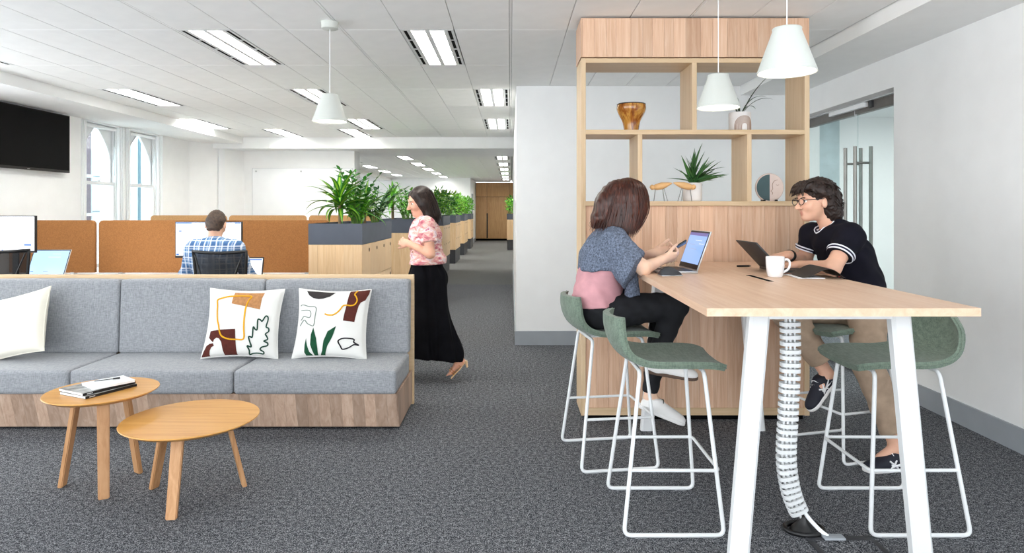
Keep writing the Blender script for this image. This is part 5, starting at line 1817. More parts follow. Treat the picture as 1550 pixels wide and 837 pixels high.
def folds(*waves):
    def fn(x, y, z):
        o = 0
        for (kx, ky, kz, ph, am) in waves:
            o = o + am * np.sin(kx * x + ky * y + kz * z + ph)
        return o
    return fn
def locks(hair_pts, name, mat, parent, n=5):
    m = MB()
    for pts, r in hair_pts:
        c = catmull(pts, 4)
        k = len(c)
        m.tube(c, [r * (1 - (i / (k - 1)) ** 2.2) * min(1, .55 + i * .15) + .0006 for i in range(k)], n, flat=.6)
    return m.build(name, mat, parent, world=True, angle=80)
def shoe(heel, toe, up, parent, name, mat, sole, w=.042, h=.075, laces=True, stripes=False):
    """sneaker from heel to toe; up is the shoe's own up"""
    heel = np.array(heel, float); toe = np.array(toe, float)
    d = nv(toe - heel); u = np.array(up, float); u = nv(u - d * (u @ d)); l = np.cross(d, u)
    L = np.linalg.norm(toe - heel)
    P = lambda a, b, c=0: heel + d * a * L + u * b + l * c
    allp = np.array([P(-.1, -.02, .08), P(1.1, -.02, -.08), P(.5, .17), P(-.1, .15), P(1.1, .1), P(-.1, .15, .08), P(1.1, -.02, .08)])
    S = SDF(allp.min(0) - .05, allp.max(0) + .05, .005)
    S.ell(P(.2, .035), (w * .95, L * .22, .042), .02, (l, d, u))
    S.ell(P(.55, .026), (w * 1.02, L * .36, .038), .03, (l, d, u))
    S.ell(P(.82, .022), (w * 1.0, L * .19, .030), .02, (l, d, u))
    S.cone(P(.22, .03), P(.2, h + .012), .036, .036, .03, cuts=[(P(.2, h), u * 1.0 - d * .25)])
    S.cone(P(.7, .028), P(.33, h * .85), .026, .030, .025, l, (1.2, 1.1), cuts=[(P(.2, h), u * 1.0 - d * .25)])
    S.cut(P(0, .006), -u, allp.min(0) - .1, allp.max(0) + .1)
    o = S.build(name, mat, parent)
    S2 = SDF(allp.min(0) - .05, allp.max(0) + .05, .005)
    S2.ell(P(.2, .006), (w * .98, L * .23, .05), .02, (l, d, u))
    S2.ell(P(.55, .006), (w * 1.06, L * .37, .05), .03, (l, d, u))
    S2.ell(P(.82, .006), (w * 1.04, L * .20, .05), .02, (l, d, u))
    S2.cut(P(0, .018), u, allp.min(0) - .1, allp.max(0) + .1)
    S2.cut(P(0, -.004), -u, allp.min(0) - .1, allp.max(0) + .1)
    S2.build('sole', sole, o)
    if laces:
        for k in range(4):
            a = .40 + .075 * k
            hgt = h * .85 + .026 - (k * .0165) + .004
            q = [P(a - .01, hgt - .016, -.026), P(a, hgt, -.008), P(a + .012, hgt, .008), P(a + .02, hgt - .016, .026)]
            MB().tube([Vector(x) for x in q], .0026, 6).build('lace', 'lace_white' if mat != 'canvas_white' else 'dark_grey', o, world=True)
    if stripes:
        for sg in (-1, 1):
            for (a0, b0, a1, b1) in ((.12, .058, .52, .024), (.36, .062, .52, .022), (.52, .06, .34, .022), (.16, .03, .5, .04)):
                q = [P(a0 + (a1 - a0) * t, b0 + (b1 - b0) * t, sg * (w * .98 - .002 + .004 * math.sin(t * 3.1) - .012 * max(0, (b0 + (b1 - b0) * t - .05) / .03))) for t in (0, .33, .66, 1)]
                MB().tube([Vector(x) for x in q], .0048, 6).build('side_stripe', 'lace_white', o, world=True)
    return o

# ---------------------------------------------------------------- person with auburn hair, left side of the table, looking to +x
p = thing('person', 'person in grey shrug, pink blouse and black jeans holding a phone on a stool', 'person', (.56, 3.91, 0), 0, 'people at the bar table')
HIP = (.535, 3.91, .865)
CH = np.array((.565, 3.90, 1.14)); NK = np.array((.615, 3.895, 1.318)); HD = np.array((.690, 3.885, 1.462))
YL = (0, 1, 0)
SHn, SHf = np.array((.590, 3.735, 1.265)), np.array((.600, 4.065, 1.265))
ELn, ELf = np.array((.735, 3.655, 1.128)), np.array((.745, 4.10, 1.130))
WRn, WRf = np.array((.868, 3.765, 1.168)), np.array((.862, 3.985, 1.188))
KNn, KNf = np.array((.945, 3.80, .905)), np.array((.925, 3.99, .865))
ANn, ANf = np.array((.835, 3.835, .555)), np.array((.828, 3.935, .335))
S = SDF((.30, 3.45, .15), (1.25, 4.3, 1.70), .006)
S.chain([HIP, (.545, 3.905, 1.0), CH, (.585, 3.90, 1.24)], [.115, .098, .105, .085], .04, YL, [1.4, 1.25, 1.4, 1.5])
S.cone(NK - (.02, 0, .06), HD + (-.03, 0, -.06), .056, .048, .03)
fdir = nv((.74, -.02, -.67)); udir = nv((.67, .02, .74))
Pw, axw = head(S, HD, fdir, udir)
for sh, el, wr in ((SHn, ELn, WRn), (SHf, ELf, WRf)):
    S.cone((.585, 3.90, 1.25), sh, .06, .052, .04)
    S.chain([sh, el, wr], [.048, .040, .025], .02)
S.chain([(.56, 3.82, .855), KNn, ANn], [.088, .060, .040], .03)
S.chain([(.56, 4.0, .855), KNf, ANf], [.088, .060, .036], .03)
S.cone(ANn, ANn + (.10, -.02, -.02), .03, .03, .02); S.cone(ANf, ANf + (.08, -.0, -.05), .03, .03, .02)
hand(S, WRn, (.84, .36, .10), (-.18, .70, .62), 1, (.55, .75, .5), .98, .05, (.5, .5))
hand(S, WRf, (.84, -.36, .12), (-.18, -.70, .62), -1, (.5, .7, .5), .98, .05, (.5, .5))
body = S.build('body', 'skin_a', p, lip_tint(Pw))
eyes(Pw, axw, p)
# black jeans
S = SDF((.30, 3.6, .25), (1.15, 4.2, 1.1), .007)
S.chain([(.52, 3.91, .87), (.53, 3.91, .97)], [.130, .112], .04, YL, [1.42, 1.35], cuts=[((.5, 3.9, .985), (-.1, 0, 1))])
S.chain([(.56, 3.82, .86), KNn + (0, 0, .0), ANn], [.102, .074, .050], .03, cuts=[(ANn + (.0, 0, .0), ANn - KNn)])
S.chain([(.56, 4.0, .86), KNf, ANf + (0, 0, .02)], [.102, .074, .046], .03, cuts=[(ANf + (0, 0, .03), ANf - KNf)])
S.cone((.48, 3.91, .85), (.48, 3.91, .88), .10, .11, .05, YL, (1.5, 1.5))
S.noise(folds((70, 10, 60, 0, .0016), (20, 40, 90, 1, .0014), (110, 0, -60, 2, .001)))
S.cut((.5, 3.9, .768), (0, 0, -1), (.25, 3.5, .7), (.80, 4.3, .80))
S.build('jeans', 'jeans_black', p)
# pink blouse
S = SDF((.30, 3.55, .85), (.95, 4.25, 1.4), .007)
S.chain([(.505, 3.91, .905), (.52, 3.91, 1.0), CH + (-.01, 0, 0), (.58, 3.90, 1.24)], [.148, .130, .128, .10], .04, YL, [1.38, 1.3, 1.35, 1.5])
S.noise(folds((40, 30, 25, 0, .003), (15, 60, 70, 1, .002), (80, 15, 40, 2, .0015)))
S.cut((.5, 3.9, .895), (.10, 0, -1), (.2, 3.4, .8), (1.0, 4.4, 1.05))
S.build('blouse', 'pink_blouse', p)
# grey marl shrug with wide draped sleeves
S = SDF((.34, 3.45, .90), (1.0, 4.35, 1.45), .007)
bk = [((.5, 3.9, 1.115), (.12, 0, -1))]
S.chain([CH + (-.02, 0, -.06), CH + (-.012, 0, .02), (.575, 3.90, 1.235), (.60, 3.897, 1.30)], [.146, .142, .118, .075], .04, YL, [1.35, 1.38, 1.5, 1.3], cuts=bk)
for sh, el, sg in ((SHn, ELn, -1), (SHf, ELf, 1)):
    dirv = el - sh
    S.cone((.585, 3.90, 1.262), sh, .075, .078, .04)
    S.chain([sh, sh + dirv * .55 + (-.005, sg * .01, -.03), el + (-.035, sg * .010, -.045)], [.082, .090, .098], .03, cuts=[(sh + dirv * .80, dirv * 1.0 + (0.05, 0, .02))])
    S.cone(el + (-.105, -sg * .005, -.02), el + (-.055, -sg * .01, -.10), .055, .030, .04, cuts=[(sh + dirv * .80, dirv * 1.0 + (0.05, 0, .02))])
    S.cone((.70, 3.9 + sg * .09, 1.16), (.70, 3.9 + sg * .11, .965), .030, .040, .03, cuts=[((.7, 3.9, .955), (.2, 0, -1))])
S.noise(folds((60, 40, 15, 0, .0035), (25, 70, 30, 1, .0025), (90, 20, -40, 2, .002)))
S.ell(NK + (.075, 0, -.02), (.07, .075, .11), .01, sub=True)
S.build('shrug', 'marl_grey', p)
# hair: smooth curtain falling from the crown, plus fine strands
S = SDF((.40, 3.65, 1.20), (.90, 4.12, 1.70), .005)
ctl = {0.0: [(.655, 1.605), (.572, 1.560), (.520, 1.440), (.487, 1.352)], .6: [(.68, 1.612), (.69, 1.565), (.685, 1.43), (.668, 1.305)], 1.0: [(.70, 1.61), (.765, 1.565), (.788, 1.465), (.745, 1.375)]}
wid = {0.0: (.012, .040, .055, .050), .6: (.015, .078, .100, .092), 1.0: (.012, .045, .062, .070)}
def hpts(t, sg, out=0.0, drop=0.0):
    lo_, hi_ = (0.0, .6) if t < .6 else (.6, 1.0)
    f_ = (t - lo_) / (hi_ - lo_)
    g_ = math.sin(f_ * math.pi / 2) if t < .6 else 1 - math.cos(f_ * math.pi / 2)
    r_ = []
    for i in range(4):
        x = ctl[lo_][i][0] * (1 - f_) + ctl[hi_][i][0] * f_
        z = ctl[lo_][i][1] * (1 - f_) + ctl[hi_][i][1] * f_ - (drop if i == 3 else 0)
        y = wid[lo_][i] * (1 - g_) + wid[hi_][i] * g_
        dx = (x - .665) * out * 6
        r_.append(np.array((x + dx, 3.885 + sg * (y + (out if i else 0)), z + (out if i < 2 else 0))))
    return r_
S.ell((.668, 3.885, 1.500), (.118, .092, .108), .02)
for sg in (-1, 1):
    for t in (0, .15, .3, .45, .6, .72, .84):
        c = [Vector(q) for q in hpts(t, sg)]
        c = catmull(c, 3)
        n_ = len(c)
        S.chain([np.array(q) for q in c], [.020 + .014 * math.sin(math.pi * i / (n_ - 1)) - .015 * (i / (n_ - 1)) ** 2.2 for i in range(n_)], .012)
for y_ in (-.05, 0, .05):
    S.chain([(.62, 3.885 + y_, 1.58), (.555, 3.885 + y_, 1.50), (.518, 3.885 + y_ * 1.2, 1.40), (.50, 3.885 + y_ * 1.2, 1.355)], [.04, .042, .030, .010], .03)
S.noise(folds((190, 60, 30, 0, .0012), (240, 90, 20, 1.5, .0010)))
hair = S.build('hair', 'hair_auburn', p)
rr = random.Random(2)
lk = []
for k in range(420):
    sg = -1 if rr.random() < .72 else 1
    t = rr.random()
    pts = hpts(t, sg, .026 + rr.uniform(-.010, .003), rr.uniform(-.010, .040))
    pts = [q + np.array((rr.uniform(-.004, .004), 0, 0)) for q in pts]
    lk.append((pts, rr.uniform(.0026, .0046)))
locks(lk, 'hair_strands', 'hair_auburn', hair)
shoe(ANn + (-.055, -.0, -.035), ANn + (.235, -.04, -.075), (.25, -.22, 1), p, 'shoe', 'canvas_white', 'sole_brown')
shoe(ANf + (-.058, .0, -.060), ANf + (.195, -.03, -.155), (.42, 0, 1), p, 'shoe', 'canvas_white', 'canvas_white')
ph = thing('phone', 'black smartphone held in both hands by the person in the pink blouse', 'phone', (.968, 3.872, 1.228))
ph.rotation_euler = (R(-22), R(-32), 0)
MB().box(-.072, .072, -.036, .036, -.004, .004, bev=.003).build('body', 'black_gloss', ph)
MB().box(-.068, .068, -.033, .033, .0041, .0047).build('screen', 'screen_dark', ph, smooth=False)

# ---------------------------------------------------------------- person in navy t-shirt, right side, looking to -x
p = thing('person', 'person in navy t-shirt and khaki trousers leaning over a laptop on a stool', 'person', (2.05, 3.98, 0), 0, 'people at the bar table')
HIP = np.array((2.10, 3.97, .865)); WA = np.array((2.075, 3.96, 1.0)); CH = np.array((1.99, 3.94, 1.17)); UC = np.array((1.925, 3.925, 1.285)); NK = np.array((1.895, 3.92, 1.355)); HD = np.array((1.792, 3.905, 1.502))
lat = nv((.20, 1, 0))
SHn, SHf = np.array((1.925, 3.745, 1.300)), np.array((1.875, 4.10, 1.295))
ELn, ELf = np.array((1.785, 3.665, 1.128)), np.array((1.835, 4.13, 1.135))
WRn, WRf = np.array((1.70, 3.895, 1.125)), np.array((1.672, 3.985, 1.178))
KNn, KNf = np.array((2.015, 3.74, .60)), np.array((1.66, 4.03, .855))
ANn, ANf = np.array((2.165, 3.70, .12)), np.array((1.895, 3.955, .470))
S = SDF((1.40, 3.45, -.02), (2.45, 4.35, 1.72), .006)
S.chain([HIP, WA, CH, UC], [.118, .104, .112, .09], .04, lat, [1.4, 1.25, 1.35, 1.5])
fdir = nv((-.985, -.15, -.06)); udir = nv((-.10, .0, 1))
S.cone(NK + (.02, 0, -.05), HD + (.042, .005, -.05), .055, .046, .025)
Pn, axn = head(S, HD, fdir, udir, s=.99)
for sh, el, wr in ((SHn, ELn, WRn), (SHf, ELf, WRf)):
    S.cone(UC, sh, .06, .055, .04)
    S.chain([sh, el, wr], [.053, .044, .027], .02)
S.chain([HIP + (0, -.10, 0), KNn, ANn], [.092, .062, .040], .03)
S.chain([HIP + (-.02, .09, 0), KNf, ANf], [.092, .062, .038], .03)
S.cone(ANn, ANn + (-.09, 0, -.06), .034, .03, .02); S.cone(ANf, ANf + (-.05, -.02, -.07), .032, .028, .02)
hand(S, WRf, (-.93, -.32, -.06), (-.15, .05, -1), -1, (.35, .65, .45), 1.0, .12, (.7, .3))
hand(S, WRn, (-.80, .60, .0), (-.05, .0, -1), 1, (.25, .35, .3), 1.0, .10, (.7, .2))
S.build('body', 'skin_b', p, lip_tint(Pn, 1.0))
eyes(Pn, axn, p, .99)
# navy t-shirt
S = SDF((1.65, 3.5, .80), (2.42, 4.35, 1.47), .006)
slv = []
S.chain([HIP + (.005, 0, -.02), WA + (.012, 0, 0), CH + (.012, 0, 0), UC + (.005, 0, 0), NK + (.01, 0, -.03)], [.138, .130, .138, .112, .066], .04, lat, [1.42, 1.32, 1.36, 1.5, 1.3])
for sh, el in ((SHn, ELn), (SHf, ELf)):
    dv = el - sh
    e = sh + dv * .60
    S.cone(UC + (0, 0, .005), sh, .082, .076, .04)
    S.cone(sh, sh + dv * .85, .074, .066, .03, cuts=[(e, dv)])
    slv.append((e, nv(dv)))
S.noise(folds((35, 20, 30, 0, .0028), (15, 50, 60, 1, .0018), (70, 10, 50, 2, .0012)))
S.ell(NK + (-.045, 0, .045), (.070, .078, .075), .008, sub=True)
S.cut((2.1, 3.97, .875), (0.1, 0, -1), (1.6, 3.4, .7), (2.5, 4.4, 1.0))
tee = S.build('t_shirt', 'navy_cotton', p)
for e, dv in slv:
    a = nv(np.cross(dv, (0, 0, 1))); b = np.cross(dv, a)
    for off, mt_, rr_ in ((-.002, 'trim_white', .0048), (-.010, 'trim_navy', .0045), (-.018, 'trim_white', .0042)):
        ring = [Vector(e + dv * off + (a * math.cos(t) + b * math.sin(t)) * (.0685 - off * .35)) for t in [k * math.pi / 16 for k in range(32)]]
        MB().tube(ring, rr_, 6, closed=True).build('cuff_stripe', mt_, tee, world=True)
cc = NK + np.array((-.022, 0, -.012)); cn = nv((-.66, 0, .75)); a = np.array((0, 1.0, 0)); b = np.cross(cn, a)
edge = []
for k in range(48):
    t = k * math.pi / 24
    dr = a * math.cos(t) + b * math.sin(t)
    rad = .075
    for q in range(20, 140):
        pp = cc + dr * q * .001
        i_ = np.clip(np.round((pp - S.lo) / S.res).astype(int), 0, S.n - 1)
        if S.d[tuple(i_)] < -.001: rad = q * .001; break
    edge.append(min(.10, max(.045, rad)))
edge = [(edge[k - 2] + edge[k - 1] + edge[k] + edge[(k + 1) % 48] + edge[(k + 2) % 48]) / 5 for k in range(48)]
for ex, mt_, rr_ in ((.001, 'trim_white', .0052), (.009, 'trim_navy', .0050), (.017, 'trim_white', .0048)):
    ring = []
    for k in range(48):
        t = k * math.pi / 24
        pp = cc + (a * math.cos(t) + b * math.sin(t)) * (edge[k] + ex)
        for _ in range(60):                              # lift the stripe on to the cloth
            i_ = np.clip(np.round((pp - S.lo) / S.res).astype(int), 0, S.n - 1)
            if S.d[tuple(i_)] > -.0015: break
            pp = pp + cn * .002
        ring.append(pp)
    ring = [(ring[k - 1] + ring[k] + ring[(k + 1) % 48]) / 3 for k in range(48)]
    MB().tube([Vector(q) for q in ring], rr_, 6, closed=True).build('collar_stripe', mt_, tee, world=True)
# khaki trousers
S = SDF((1.50, 3.5, .1), (2.40, 4.3, 1.05), .007)
S.cone(HIP + (.01, 0, -.01), HIP + (.0, 0, .07), .130, .118, .04, lat, (1.45, 1.4), cuts=[(HIP + (0, 0, .09), (0, 0, 1))])
S.chain([HIP + (0, -.10, -.01), KNn, ANn + (-.005, 0, .04)], [.108, .086, .066], .03, cuts=[(ANn + (0, 0, .10), ANn - KNn)])
S.chain([HIP + (-.02, .09, -.01), KNf, ANf + (-.01, 0, .05)], [.108, .088, .074], .03, cuts=[(ANf + (-.04, 0, .07), ANf - KNf)])
S.noise(folds((40, 20, 55, 0, .003), (15, 60, 45, 1, .002), (80, 10, -30, 2, .0018)))
S.cut((2.1, 3.9, .768), (0, 0, -1), (2.08, 3.84, .7), (2.4, 4.3, .80))
S.build('trousers', 'khaki', p)
# short wavy hair
S = SDF((1.6, 3.72, 1.28), (2.10, 4.1, 1.74), .006)
jit = lambda sc, am: (lambda g: am * np.sin(g[0] * sc + 2 * np.sin(g[2] * sc * .7)) * np.sin(g[1] * sc * 1.1 + 1) * np.sin(g[2] * sc * .9 + 2 * np.sin(g[0] * sc * .5)))
J = jit(150, .007)
S.ell(Pn(-.030, .055), (.094, .108, .088), .02, (axn[2], fdir, udir), fn=J)
S.ell(Pn(-.075, .0), (.086, .070, .095), .04, (axn[2], fdir, udir), fn=J)
S.chain([Pn(-.085, -.02), Pn(-.10, -.085), Pn(-.095, -.13)], [.078, .062, .034], .03, axn[2], [1.1, 1.15, 1.2], fn=J)
for q in (-1, 1):
    S.chain([Pn(.035, .075, .066 * q), Pn(-.03, .045, .082 * q)], [.028, .034], .02, fn=J)
S.cone(Pn(.06, .095, -.03), Pn(.06, .095, .03), .030, .030, .02, fn=J)
for q in (-1, 1): S.ell(Pn(-.010, -.018, .095 * q), (.024, .026, .042), .008, (axn[2], fdir, udir), sub=True)
hair = S.build('hair', 'hair_dark', p)
rr = random.Random(9)
lk = []
for k in range(260):
    th = rr.uniform(0, 2 * math.pi); ph_ = rr.uniform(-.9, 1.3)
    l_ = .092 * math.cos(ph_) * math.sin(th); f_ = -.035 + .108 * math.cos(ph_) * math.cos(th); u_ = .045 + .092 * math.sin(ph_)
    if f_ > .028 and u_ < .055: continue
    if abs(l_) > .05 and -.045 < f_ < .035 and u_ < .035: continue
    if u_ < .0 and f_ > -.04: continue
    o = nv(np.array((f_ + .035, u_ - .045, l_)))
    down = -.55 if f_ < -.03 else -.25
    fw = .8 if f_ > .02 else -.35
    d1 = nv(o * .22 + np.array((fw, down, rr.uniform(-.5, .5))))
    d2 = nv(d1 + np.array((rr.uniform(-.6, .6), down * 1.2, rr.uniform(-.6, .6))))
    ln_ = rr.uniform(.017, .028)
    q0 = np.array((f_, u_, l_)); q1 = q0 + d1 * ln_; q2 = q1 + d2 * ln_; q3 = q2 + nv(d2 + np.array((rr.uniform(-.7, .7), rr.uniform(-.6, .3), rr.uniform(-.5, .5)))) * ln_ * .7
    lk.append(([Pn(*q0), Pn(*q1), Pn(*q2), Pn(*q3)], rr.uniform(.005, .010)))
for k in range(26):
    b = rr.uniform(-.065, .065); e = rr.uniform(.02, .05)
    lk.append(([Pn(.03, .12, b), Pn(.075, .105, b * 1.05), Pn(.098, .075, b * 1.1), Pn(.100 + rr.uniform(-.004, .008), e + .01, b * 1.15 + rr.uniform(-.01, .01))], rr.uniform(.006, .010)))
locks(lk, 'hair_strands', 'hair_dark', hair)
# glasses
gl = MB()
for q in (-1, 1):
    ring = [Vector(Pn(.106 - .004 * abs(math.cos(t)), .002 + .019 * math.sin(t), .034 * q + .026 * math.cos(t))) for t in [k * math.pi / 12 for k in range(24)]]
    gl.tube(ring, .0022, 6, closed=True)
    gl.tube([Vector(Pn(.102, .010, .060 * q)), Vector(Pn(.06, .012, .080 * q)), Vector(Pn(-.012, .012, .086 * q))], .0022, 6)
gl.tube([Vector(Pn(.106, .006, -.009)), Vector(Pn(.109, .009, 0)), Vector(Pn(.106, .006, .009))], .002, 6)
gl.build('glasses', 'glasses_dark', p, world=True)
wd_ = nv(ELf - WRf); a = nv(np.cross(wd_, (0, 0, 1))); b = np.cross(wd_, a)
wc = WRf + wd_ * .02
w_ = MB()
for off in (-.006, .002, .010):
    w_.tube([Vector(wc + wd_ * off + a * math.cos(t) * .034 + b * math.sin(t) * .031) for t in [k * math.pi / 12 for k in range(24)]], .0055, 6, closed=True)
w_.build('wristwatch', 'watch_black', p, world=True)
shoe(ANn + (.055, .0, -.115), ANn + (-.205, -.04, -.115), (0, 0, 1), p, 'shoe', 'shoe_navy', 'canvas_white', .045, .08, True, True)
shoe(ANf + (.050, .02, -.03), ANf + (-.115, -.03, -.215), (-.75, -.1, .65), p, 'shoe', 'shoe_navy', 'canvas_white', .045, .08, True, True)

# ---------------------------------------------------------------- walking person behind the sofa, facing -x
p = thing('person', 'person walking past the sofa in a long black skirt and pink patterned top', 'person', (-.70, 5.69, 0))
Y = 5.69
HIP = np.array((-.715, Y, .93)); WA = np.array((-.725, Y, 1.06)); CH = np.array((-.735, Y, 1.24)); NK = np.array((-.745, Y, 1.385)); HD = np.array((-.785, Y - .01, 1.515))
lat = nv((.35, 1, 0))
SHn, SHf = np.array((-.70, Y - .165, 1.325)), np.array((-.79, Y + .16, 1.325))
ELn, ELf = np.array((-.665, Y - .225, 1.09)), np.array((-.83, Y + .19, 1.09))
WRn, WRf = np.array((-.86, Y - .13, 1.17)), np.array((-.80, Y - .03, 1.145))
KNr, KNl = np.array((-.655, Y - .06, .50)), np.array((-.87, Y + .06, .53))
ANr, ANl = np.array((-.430, Y - .06, .165)), np.array((-1.0, Y + .05, .11))
S = SDF((-1.3, Y - .4, -.02), (-.2, Y + .4, 1.72), .007)
S.chain([HIP, WA, CH, (-.742, Y, 1.32)], [.115, .095, .105, .08], .04, lat, [1.4, 1.25, 1.35, 1.5])
S.cone(NK - (0, 0, .06), HD + (.03, 0, -.06), .052, .047, .03)
fdir = nv((-.86, -.46, -.22)); udir = nv((-.2, -.1, 1))
Pm, axm = head(S, HD, fdir, udir)
for sh, el, wr in ((SHn, ELn, WRn), (SHf, ELf, WRf)):
    S.cone((-.742, Y, 1.315), sh, .058, .05, .04)
    S.chain([sh, el, wr], [.048, .039, .025], .02)
S.chain([HIP + (.01, -.07, -.02), KNr, ANr], [.085, .058, .036], .03)
S.chain([HIP + (-.02, .07, -.02), KNl, ANl], [.085, .058, .036], .03)
for an, dd in ((ANr, (-.62, 0, -.78)), (ANl, (-.93, 0, -.36))):
    d = nv(dd)
    S.cone(an + (.012, 0, -.01), an + d * .04, .03, .028, .02)
    S.cone(an + d * .03, an + d * .135, .028, .018, .02, (0, 1, 0), (1.1, 2.0))
    for k, l_ in enumerate((.034, .03, .028, .025, .021)):
        q = an + d * .13 + np.array((0, -.03 + .015 * k, 0))
        S.cone(q, q + nv(d + np.array((-.5, 0, .25))) * l_, .0085, .007, .004)
hand(S, WRn, (-.80, .45, .25), (.2, .7, -.2), 1, (.5, .6, .4), .95, .06, (.6, .3))
hand(S, WRf, (-.55, -.75, .1), (.7, -.5, .1), -1, (.4, .5, .4), .95, .06, (.6, .3))
S.build('body', 'skin_c', p, lip_tint(Pm))
eyes(Pm, axm, p)
S = SDF((-1.05, Y - .35, .95), (-.45, Y + .35, 1.45), .007)
S.chain([HIP + (0, 0, .08), WA, CH, (-.742, Y, 1.33)], [.150, .122, .124, .09], .04, lat, [1.38, 1.30, 1.34, 1.6])
for sh, el in ((SHn, ELn), (SHf, ELf)):
    dv = el - sh
    S.cone((-.742, Y, 1.325), sh, .07, .068, .04)
    S.cone(sh, sh + dv * .9, .066, .072, .03, cuts=[(sh + dv * .62, dv)])
S.noise(folds((45, 30, 20, 0, .0025), (20, 60, 50, 1, .002)))
S.ell(NK + (-.05, -.02, .03), (.075, .075, .075), .01, sub=True)
S.cut((-.7, Y, .99), (0, 0, -1), (-1.1, Y - .5, .9), (-.3, Y + .5, 1.1))
S.build('top', 'floral_top', p)
S = SDF((-1.35, Y - .42, .08), (-.25, Y + .42, 1.15), .008)
S.chain([WA + (0, 0, .0), HIP + (0, 0, -.05)], [.112, .140], .05, lat, [1.28, 1.4])
S.chain([HIP + (.02, -.06, -.08), KNr + (.0, 0, .0), (-.52, Y - .05, .22)], [.135, .135, .125], .06)
S.chain([HIP + (-.02, .06, -.08), KNl + (.0, 0, 0), (-.97, Y + .04, .2)], [.135, .14, .13], .06)
S.chain([HIP + (0, 0, -.1), (-.76, Y, .5), (-.76, Y, .2)], [.14, .17, .20], .08)
S.noise(folds((55, 25, 3, 0, .006), (28, 60, 2, 1, .005), (90, 40, 6, 2, .003)))
S.cut((-.6, Y, .185), (-.12, 0, -1), (-1.5, Y - .6, 0), (0, Y + .6, .45))
S.cut((-.7, Y, 1.035), (0, 0, 1), (-1.5, Y - .6, .95), (0, Y + .6, 1.3))
S.build('skirt', 'skirt_black', p)
S = SDF((-1.0, Y - .3, 1.2), (-.5, Y + .3, 1.75), .007)
S.ell(Pm(-.028, .040), (.092, .106, .102), .02, (axm[2], fdir, udir))
S.ell(Pm(-.07, -.03), (.088, .066, .10), .04, (axm[2], fdir, udir))
S.chain([Pm(-.075, -.05), Pm(-.095, -.14), Pm(-.10, -.20)], [.08, .066, .03], .04, axm[2], [1.15, 1.25, 1.3])
for q in (-1, 1):
    S.chain([Pm(.03, .07, .066 * q), Pm(.0, -.02, .083 * q), Pm(-.02, -.12, .08 * q), Pm(-.035, -.2, .07 * q)], [.032, .036, .03, .014], .03)
hair = S.build('hair', 'hair_dark', p)
rr = random.Random(12)
lk = []
for k in range(80):
    q = rr.choice((-1, 1)); a = rr.uniform(-.10, .05)
    lk.append(([Pm(a * .7, .13 - abs(a) * .3, .02 * q), Pm(a, .08, .078 * q), Pm(a - .02, -.02, .104 * q), Pm(a - .03, -.12, .10 * q), Pm(a - .04, -.2 - rr.uniform(0, .03), .082 * q)], rr.uniform(.006, .010)))
locks(lk, 'hair_strands', 'hair_dark', hair)
for an, dd in ((ANr, (-.62, 0, -.78)), (ANl, (-.93, 0, -.36))):
    d = np.array(dd); d = nv(d); upv = nv(np.cross(np.array((0, 1.0, 0)), d)); upv = upv if upv[2] > 0 else -upv
    T = lambda a, b, c=0: Vector(an + d * a + upv * b + np.array((0, c, 0)))
    sd = MB()
    pts = [(-.035, -.03), (.0, -.034), (.05, -.036), (.10, -.028), (.16, -.026)]
    vs, fs = [], []
    for i, (a, b) in enumerate(pts):
        w = (.022, .026, .026, .038, .030)[i]
        vs += [T(a, b, -w), T(a, b, w), T(a, b - .008, -w), T(a, b - .008, w)]
    for i in range(4):
        o = i * 4
        fs += [(o, o + 1, o + 5, o + 4), (o + 2, o + 6, o + 7, o + 3), (o, o + 4, o + 6, o + 2), (o + 1, o + 3, o + 7, o + 5)]
    fs += [(0, 2, 3, 1), (16, 17, 19, 18)]
    sd.add(vs, fs)
    sdo = sd.build('sandal', 'sandal_nude', p, world=True, fixn=True)
    hl = T(-.03, -.038)
    MB().tube([hl, hl + Vector((.012 if an is ANr else 0, 0, -.055 if an is ANr else -.035))], [.014, .008], 10).build('heel', 'sandal_nude', sdo, world=True)
    for a, hh in ((.115, .022), (.095, .024), (.03, .045), (-.01, .04)):
        w = .038 if a > .05 else .031
        MB().tube(catmull([T(a, -.03, -w), T(a, hh - .012, -w * .75), T(a, hh, 0), T(a, hh - .012, w * .75), T(a, -.03, w)], 4), .007, 6, flat=.4).build('strap', 'sandal_tan', sdo, world=True)

# ---------------------------------------------------------------- man at the desk, seen from behind
p = thing('person', 'person in a blue plaid shirt sitting at the desk, seen from behind', 'person', (-2.69, 5.98, 0))
HX, HY = -2.69, 5.98
HIP = np.array((HX + .03, HY, .60)); WA = np.array((HX + .015, HY, .78)); CH = np.array((HX, HY + .02, 1.0)); NK = np.array((HX - .005, HY + .04, 1.17)); HD = np.array((HX - .01, HY + .085, 1.318))
SHl, SHr = np.array((HX - .185, HY + .03, 1.095)), np.array((HX + .185, HY + .03, 1.095))
ELl, ELr = np.array((HX - .285, HY + .09, .86)), np.array((HX + .27, HY + .10, .86))
WRl, WRr = np.array((HX - .20, HY + .48, .775)), np.array((HX + .18, HY + .49, .775))
S = SDF((HX - .55, HY - .3, -.02), (HX + .55, HY + .85, 1.6), .008)
lat = (1, 0, 0)
S.chain([HIP, WA, CH, NK + (0, -.01, -.06)], [.12, .115, .12, .09], .04, lat, [1.4, 1.3, 1.45, 1.5])
S.cone(NK - (0, 0, .06), HD + (0, -.03, -.06), .062, .056, .03)
fdir = nv((-.08, .94, -.32)); udir = nv((0, .32, .94))
Pb, axb = head(S, HD, fdir, udir, s=1.03)
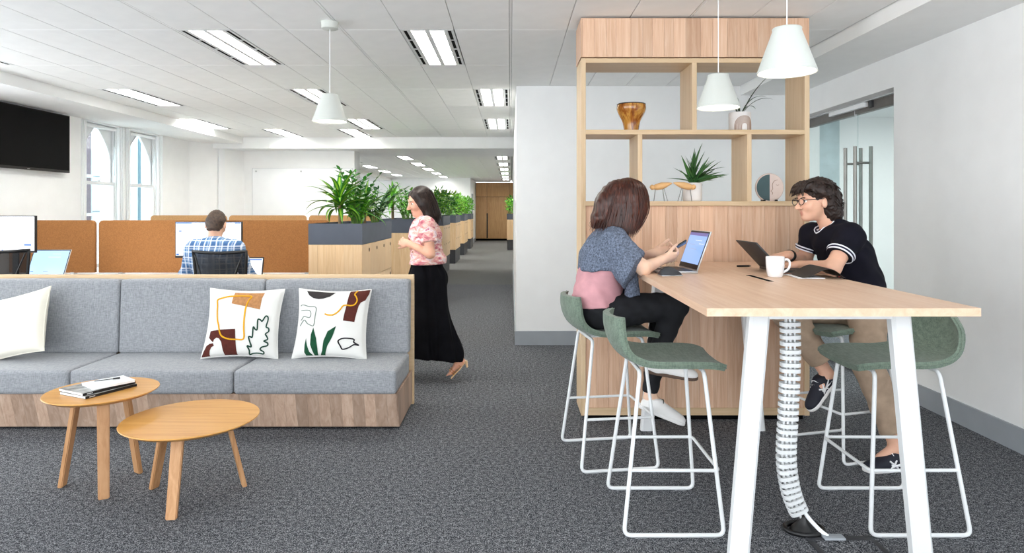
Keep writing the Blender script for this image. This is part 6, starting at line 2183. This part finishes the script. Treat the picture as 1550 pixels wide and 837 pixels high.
for sh, el, wr, sg in ((SHl, ELl, WRl, -1), (SHr, ELr, WRr, 1)):
    S.cone(NK + (0, -.01, -.07), sh, .065, .06, .04)
    S.chain([sh, el, wr], [.058, .046, .029], .02)
    hand(S, wr, (-.1 * sg, .97, -.06), (0, 0, -1), 1 if sg > 0 else -1, (.3, .5, .3), 1.05, .1, (.6, .2))
    kn = np.array((HX + sg * .14, HY + .42, .56)); an = np.array((HX + sg * .15, HY + .36, .10))
    S.chain([HIP + (sg * .08, .02, -.02), kn, an], [.092, .065, .042], .03)
    S.cone(an, an + (0, .12, -.05), .036, .034, .02)
S.build('body', 'skin_b', p, lip_tint(Pb))
eyes(Pb, axb, p, 1.03)
S = SDF((HX - .5, HY - .3, .55), (HX + .5, HY + .6, 1.3), .008)
S.chain([HIP + (0, 0, .02), WA, CH, NK + (0, -.015, -.05)], [.14, .138, .145, .095], .04, lat, [1.4, 1.32, 1.45, 1.5])
for sh, el, wr in ((SHl, ELl, WRl), (SHr, ELr, WRr)):
    S.cone(NK + (0, -.015, -.06), sh, .085, .082, .04)
    S.chain([sh, el, el + (wr - el) * .85], [.080, .064, .046], .02, cuts=[(el + (wr - el) * .8, wr - el)] if False else ())
S.cone(NK + (0, .0, -.045), NK + (0, .012, .012), .078, .070, .02, cuts=[(NK + (0, 0, .012), (0, .45, 1))])
S.noise(folds((30, 25, 30, 0, .003), (14, 50, 60, 1, .0025)))
S.ell(NK + (0, .05, .06), (.062, .075, .06), .006, sub=True)
S.build('shirt', 'plaid_shirt', p)
S = SDF((HX - .35, HY - .3, .05), (HX + .35, HY + .65, .75), .01)
S.cone(HIP, HIP + (0, 0, .05), .135, .13, .04, lat, (1.42, 1.4))
for sg in (-1, 1):
    kn = np.array((HX + sg * .14, HY + .42, .56)); an = np.array((HX + sg * .15, HY + .36, .10))
    S.chain([HIP + (sg * .08, .02, -.02), kn, an + (0, 0, .03)], [.105, .08, .06], .03)
S.build('trousers', 'jeans_black', p)
for sg in (-1, 1):
    shoe((HX + sg * .15, HY + .30, .006), (HX + sg * .16, HY + .58, .006), (0, 0, 1), p, 'shoe', 'black_plastic', 'black_gloss', .045, .08, False)
S = SDF((HX - .25, HY - .2, 1.15), (HX + .25, HY + .4, 1.6), .006)
cap = [(Pb(.055, .05), axb[0] * .8 - axb[1] * .7)]
S.ell(Pb(-.014, .028), (.0805, .102, .104), .01, (axb[2], fdir, udir), cuts=cap)
S.chain([Pb(-.055, .0), Pb(-.062, -.062)], [.066, .050], .03, axb[2], [1.15, 1.1], cuts=[(Pb(-.06, -.075), -udir * 1.0)])
for q in (-1, 1): S.ell(Pb(-.006, -.018, .094 * q), (.030, .038, .046), .008, (axb[2], fdir, udir), sub=True)
S.noise(folds((220, 130, 160, 0, .0012), (150, 240, 90, 1, .001)))
S.build('hair', 'hair_brown', p)
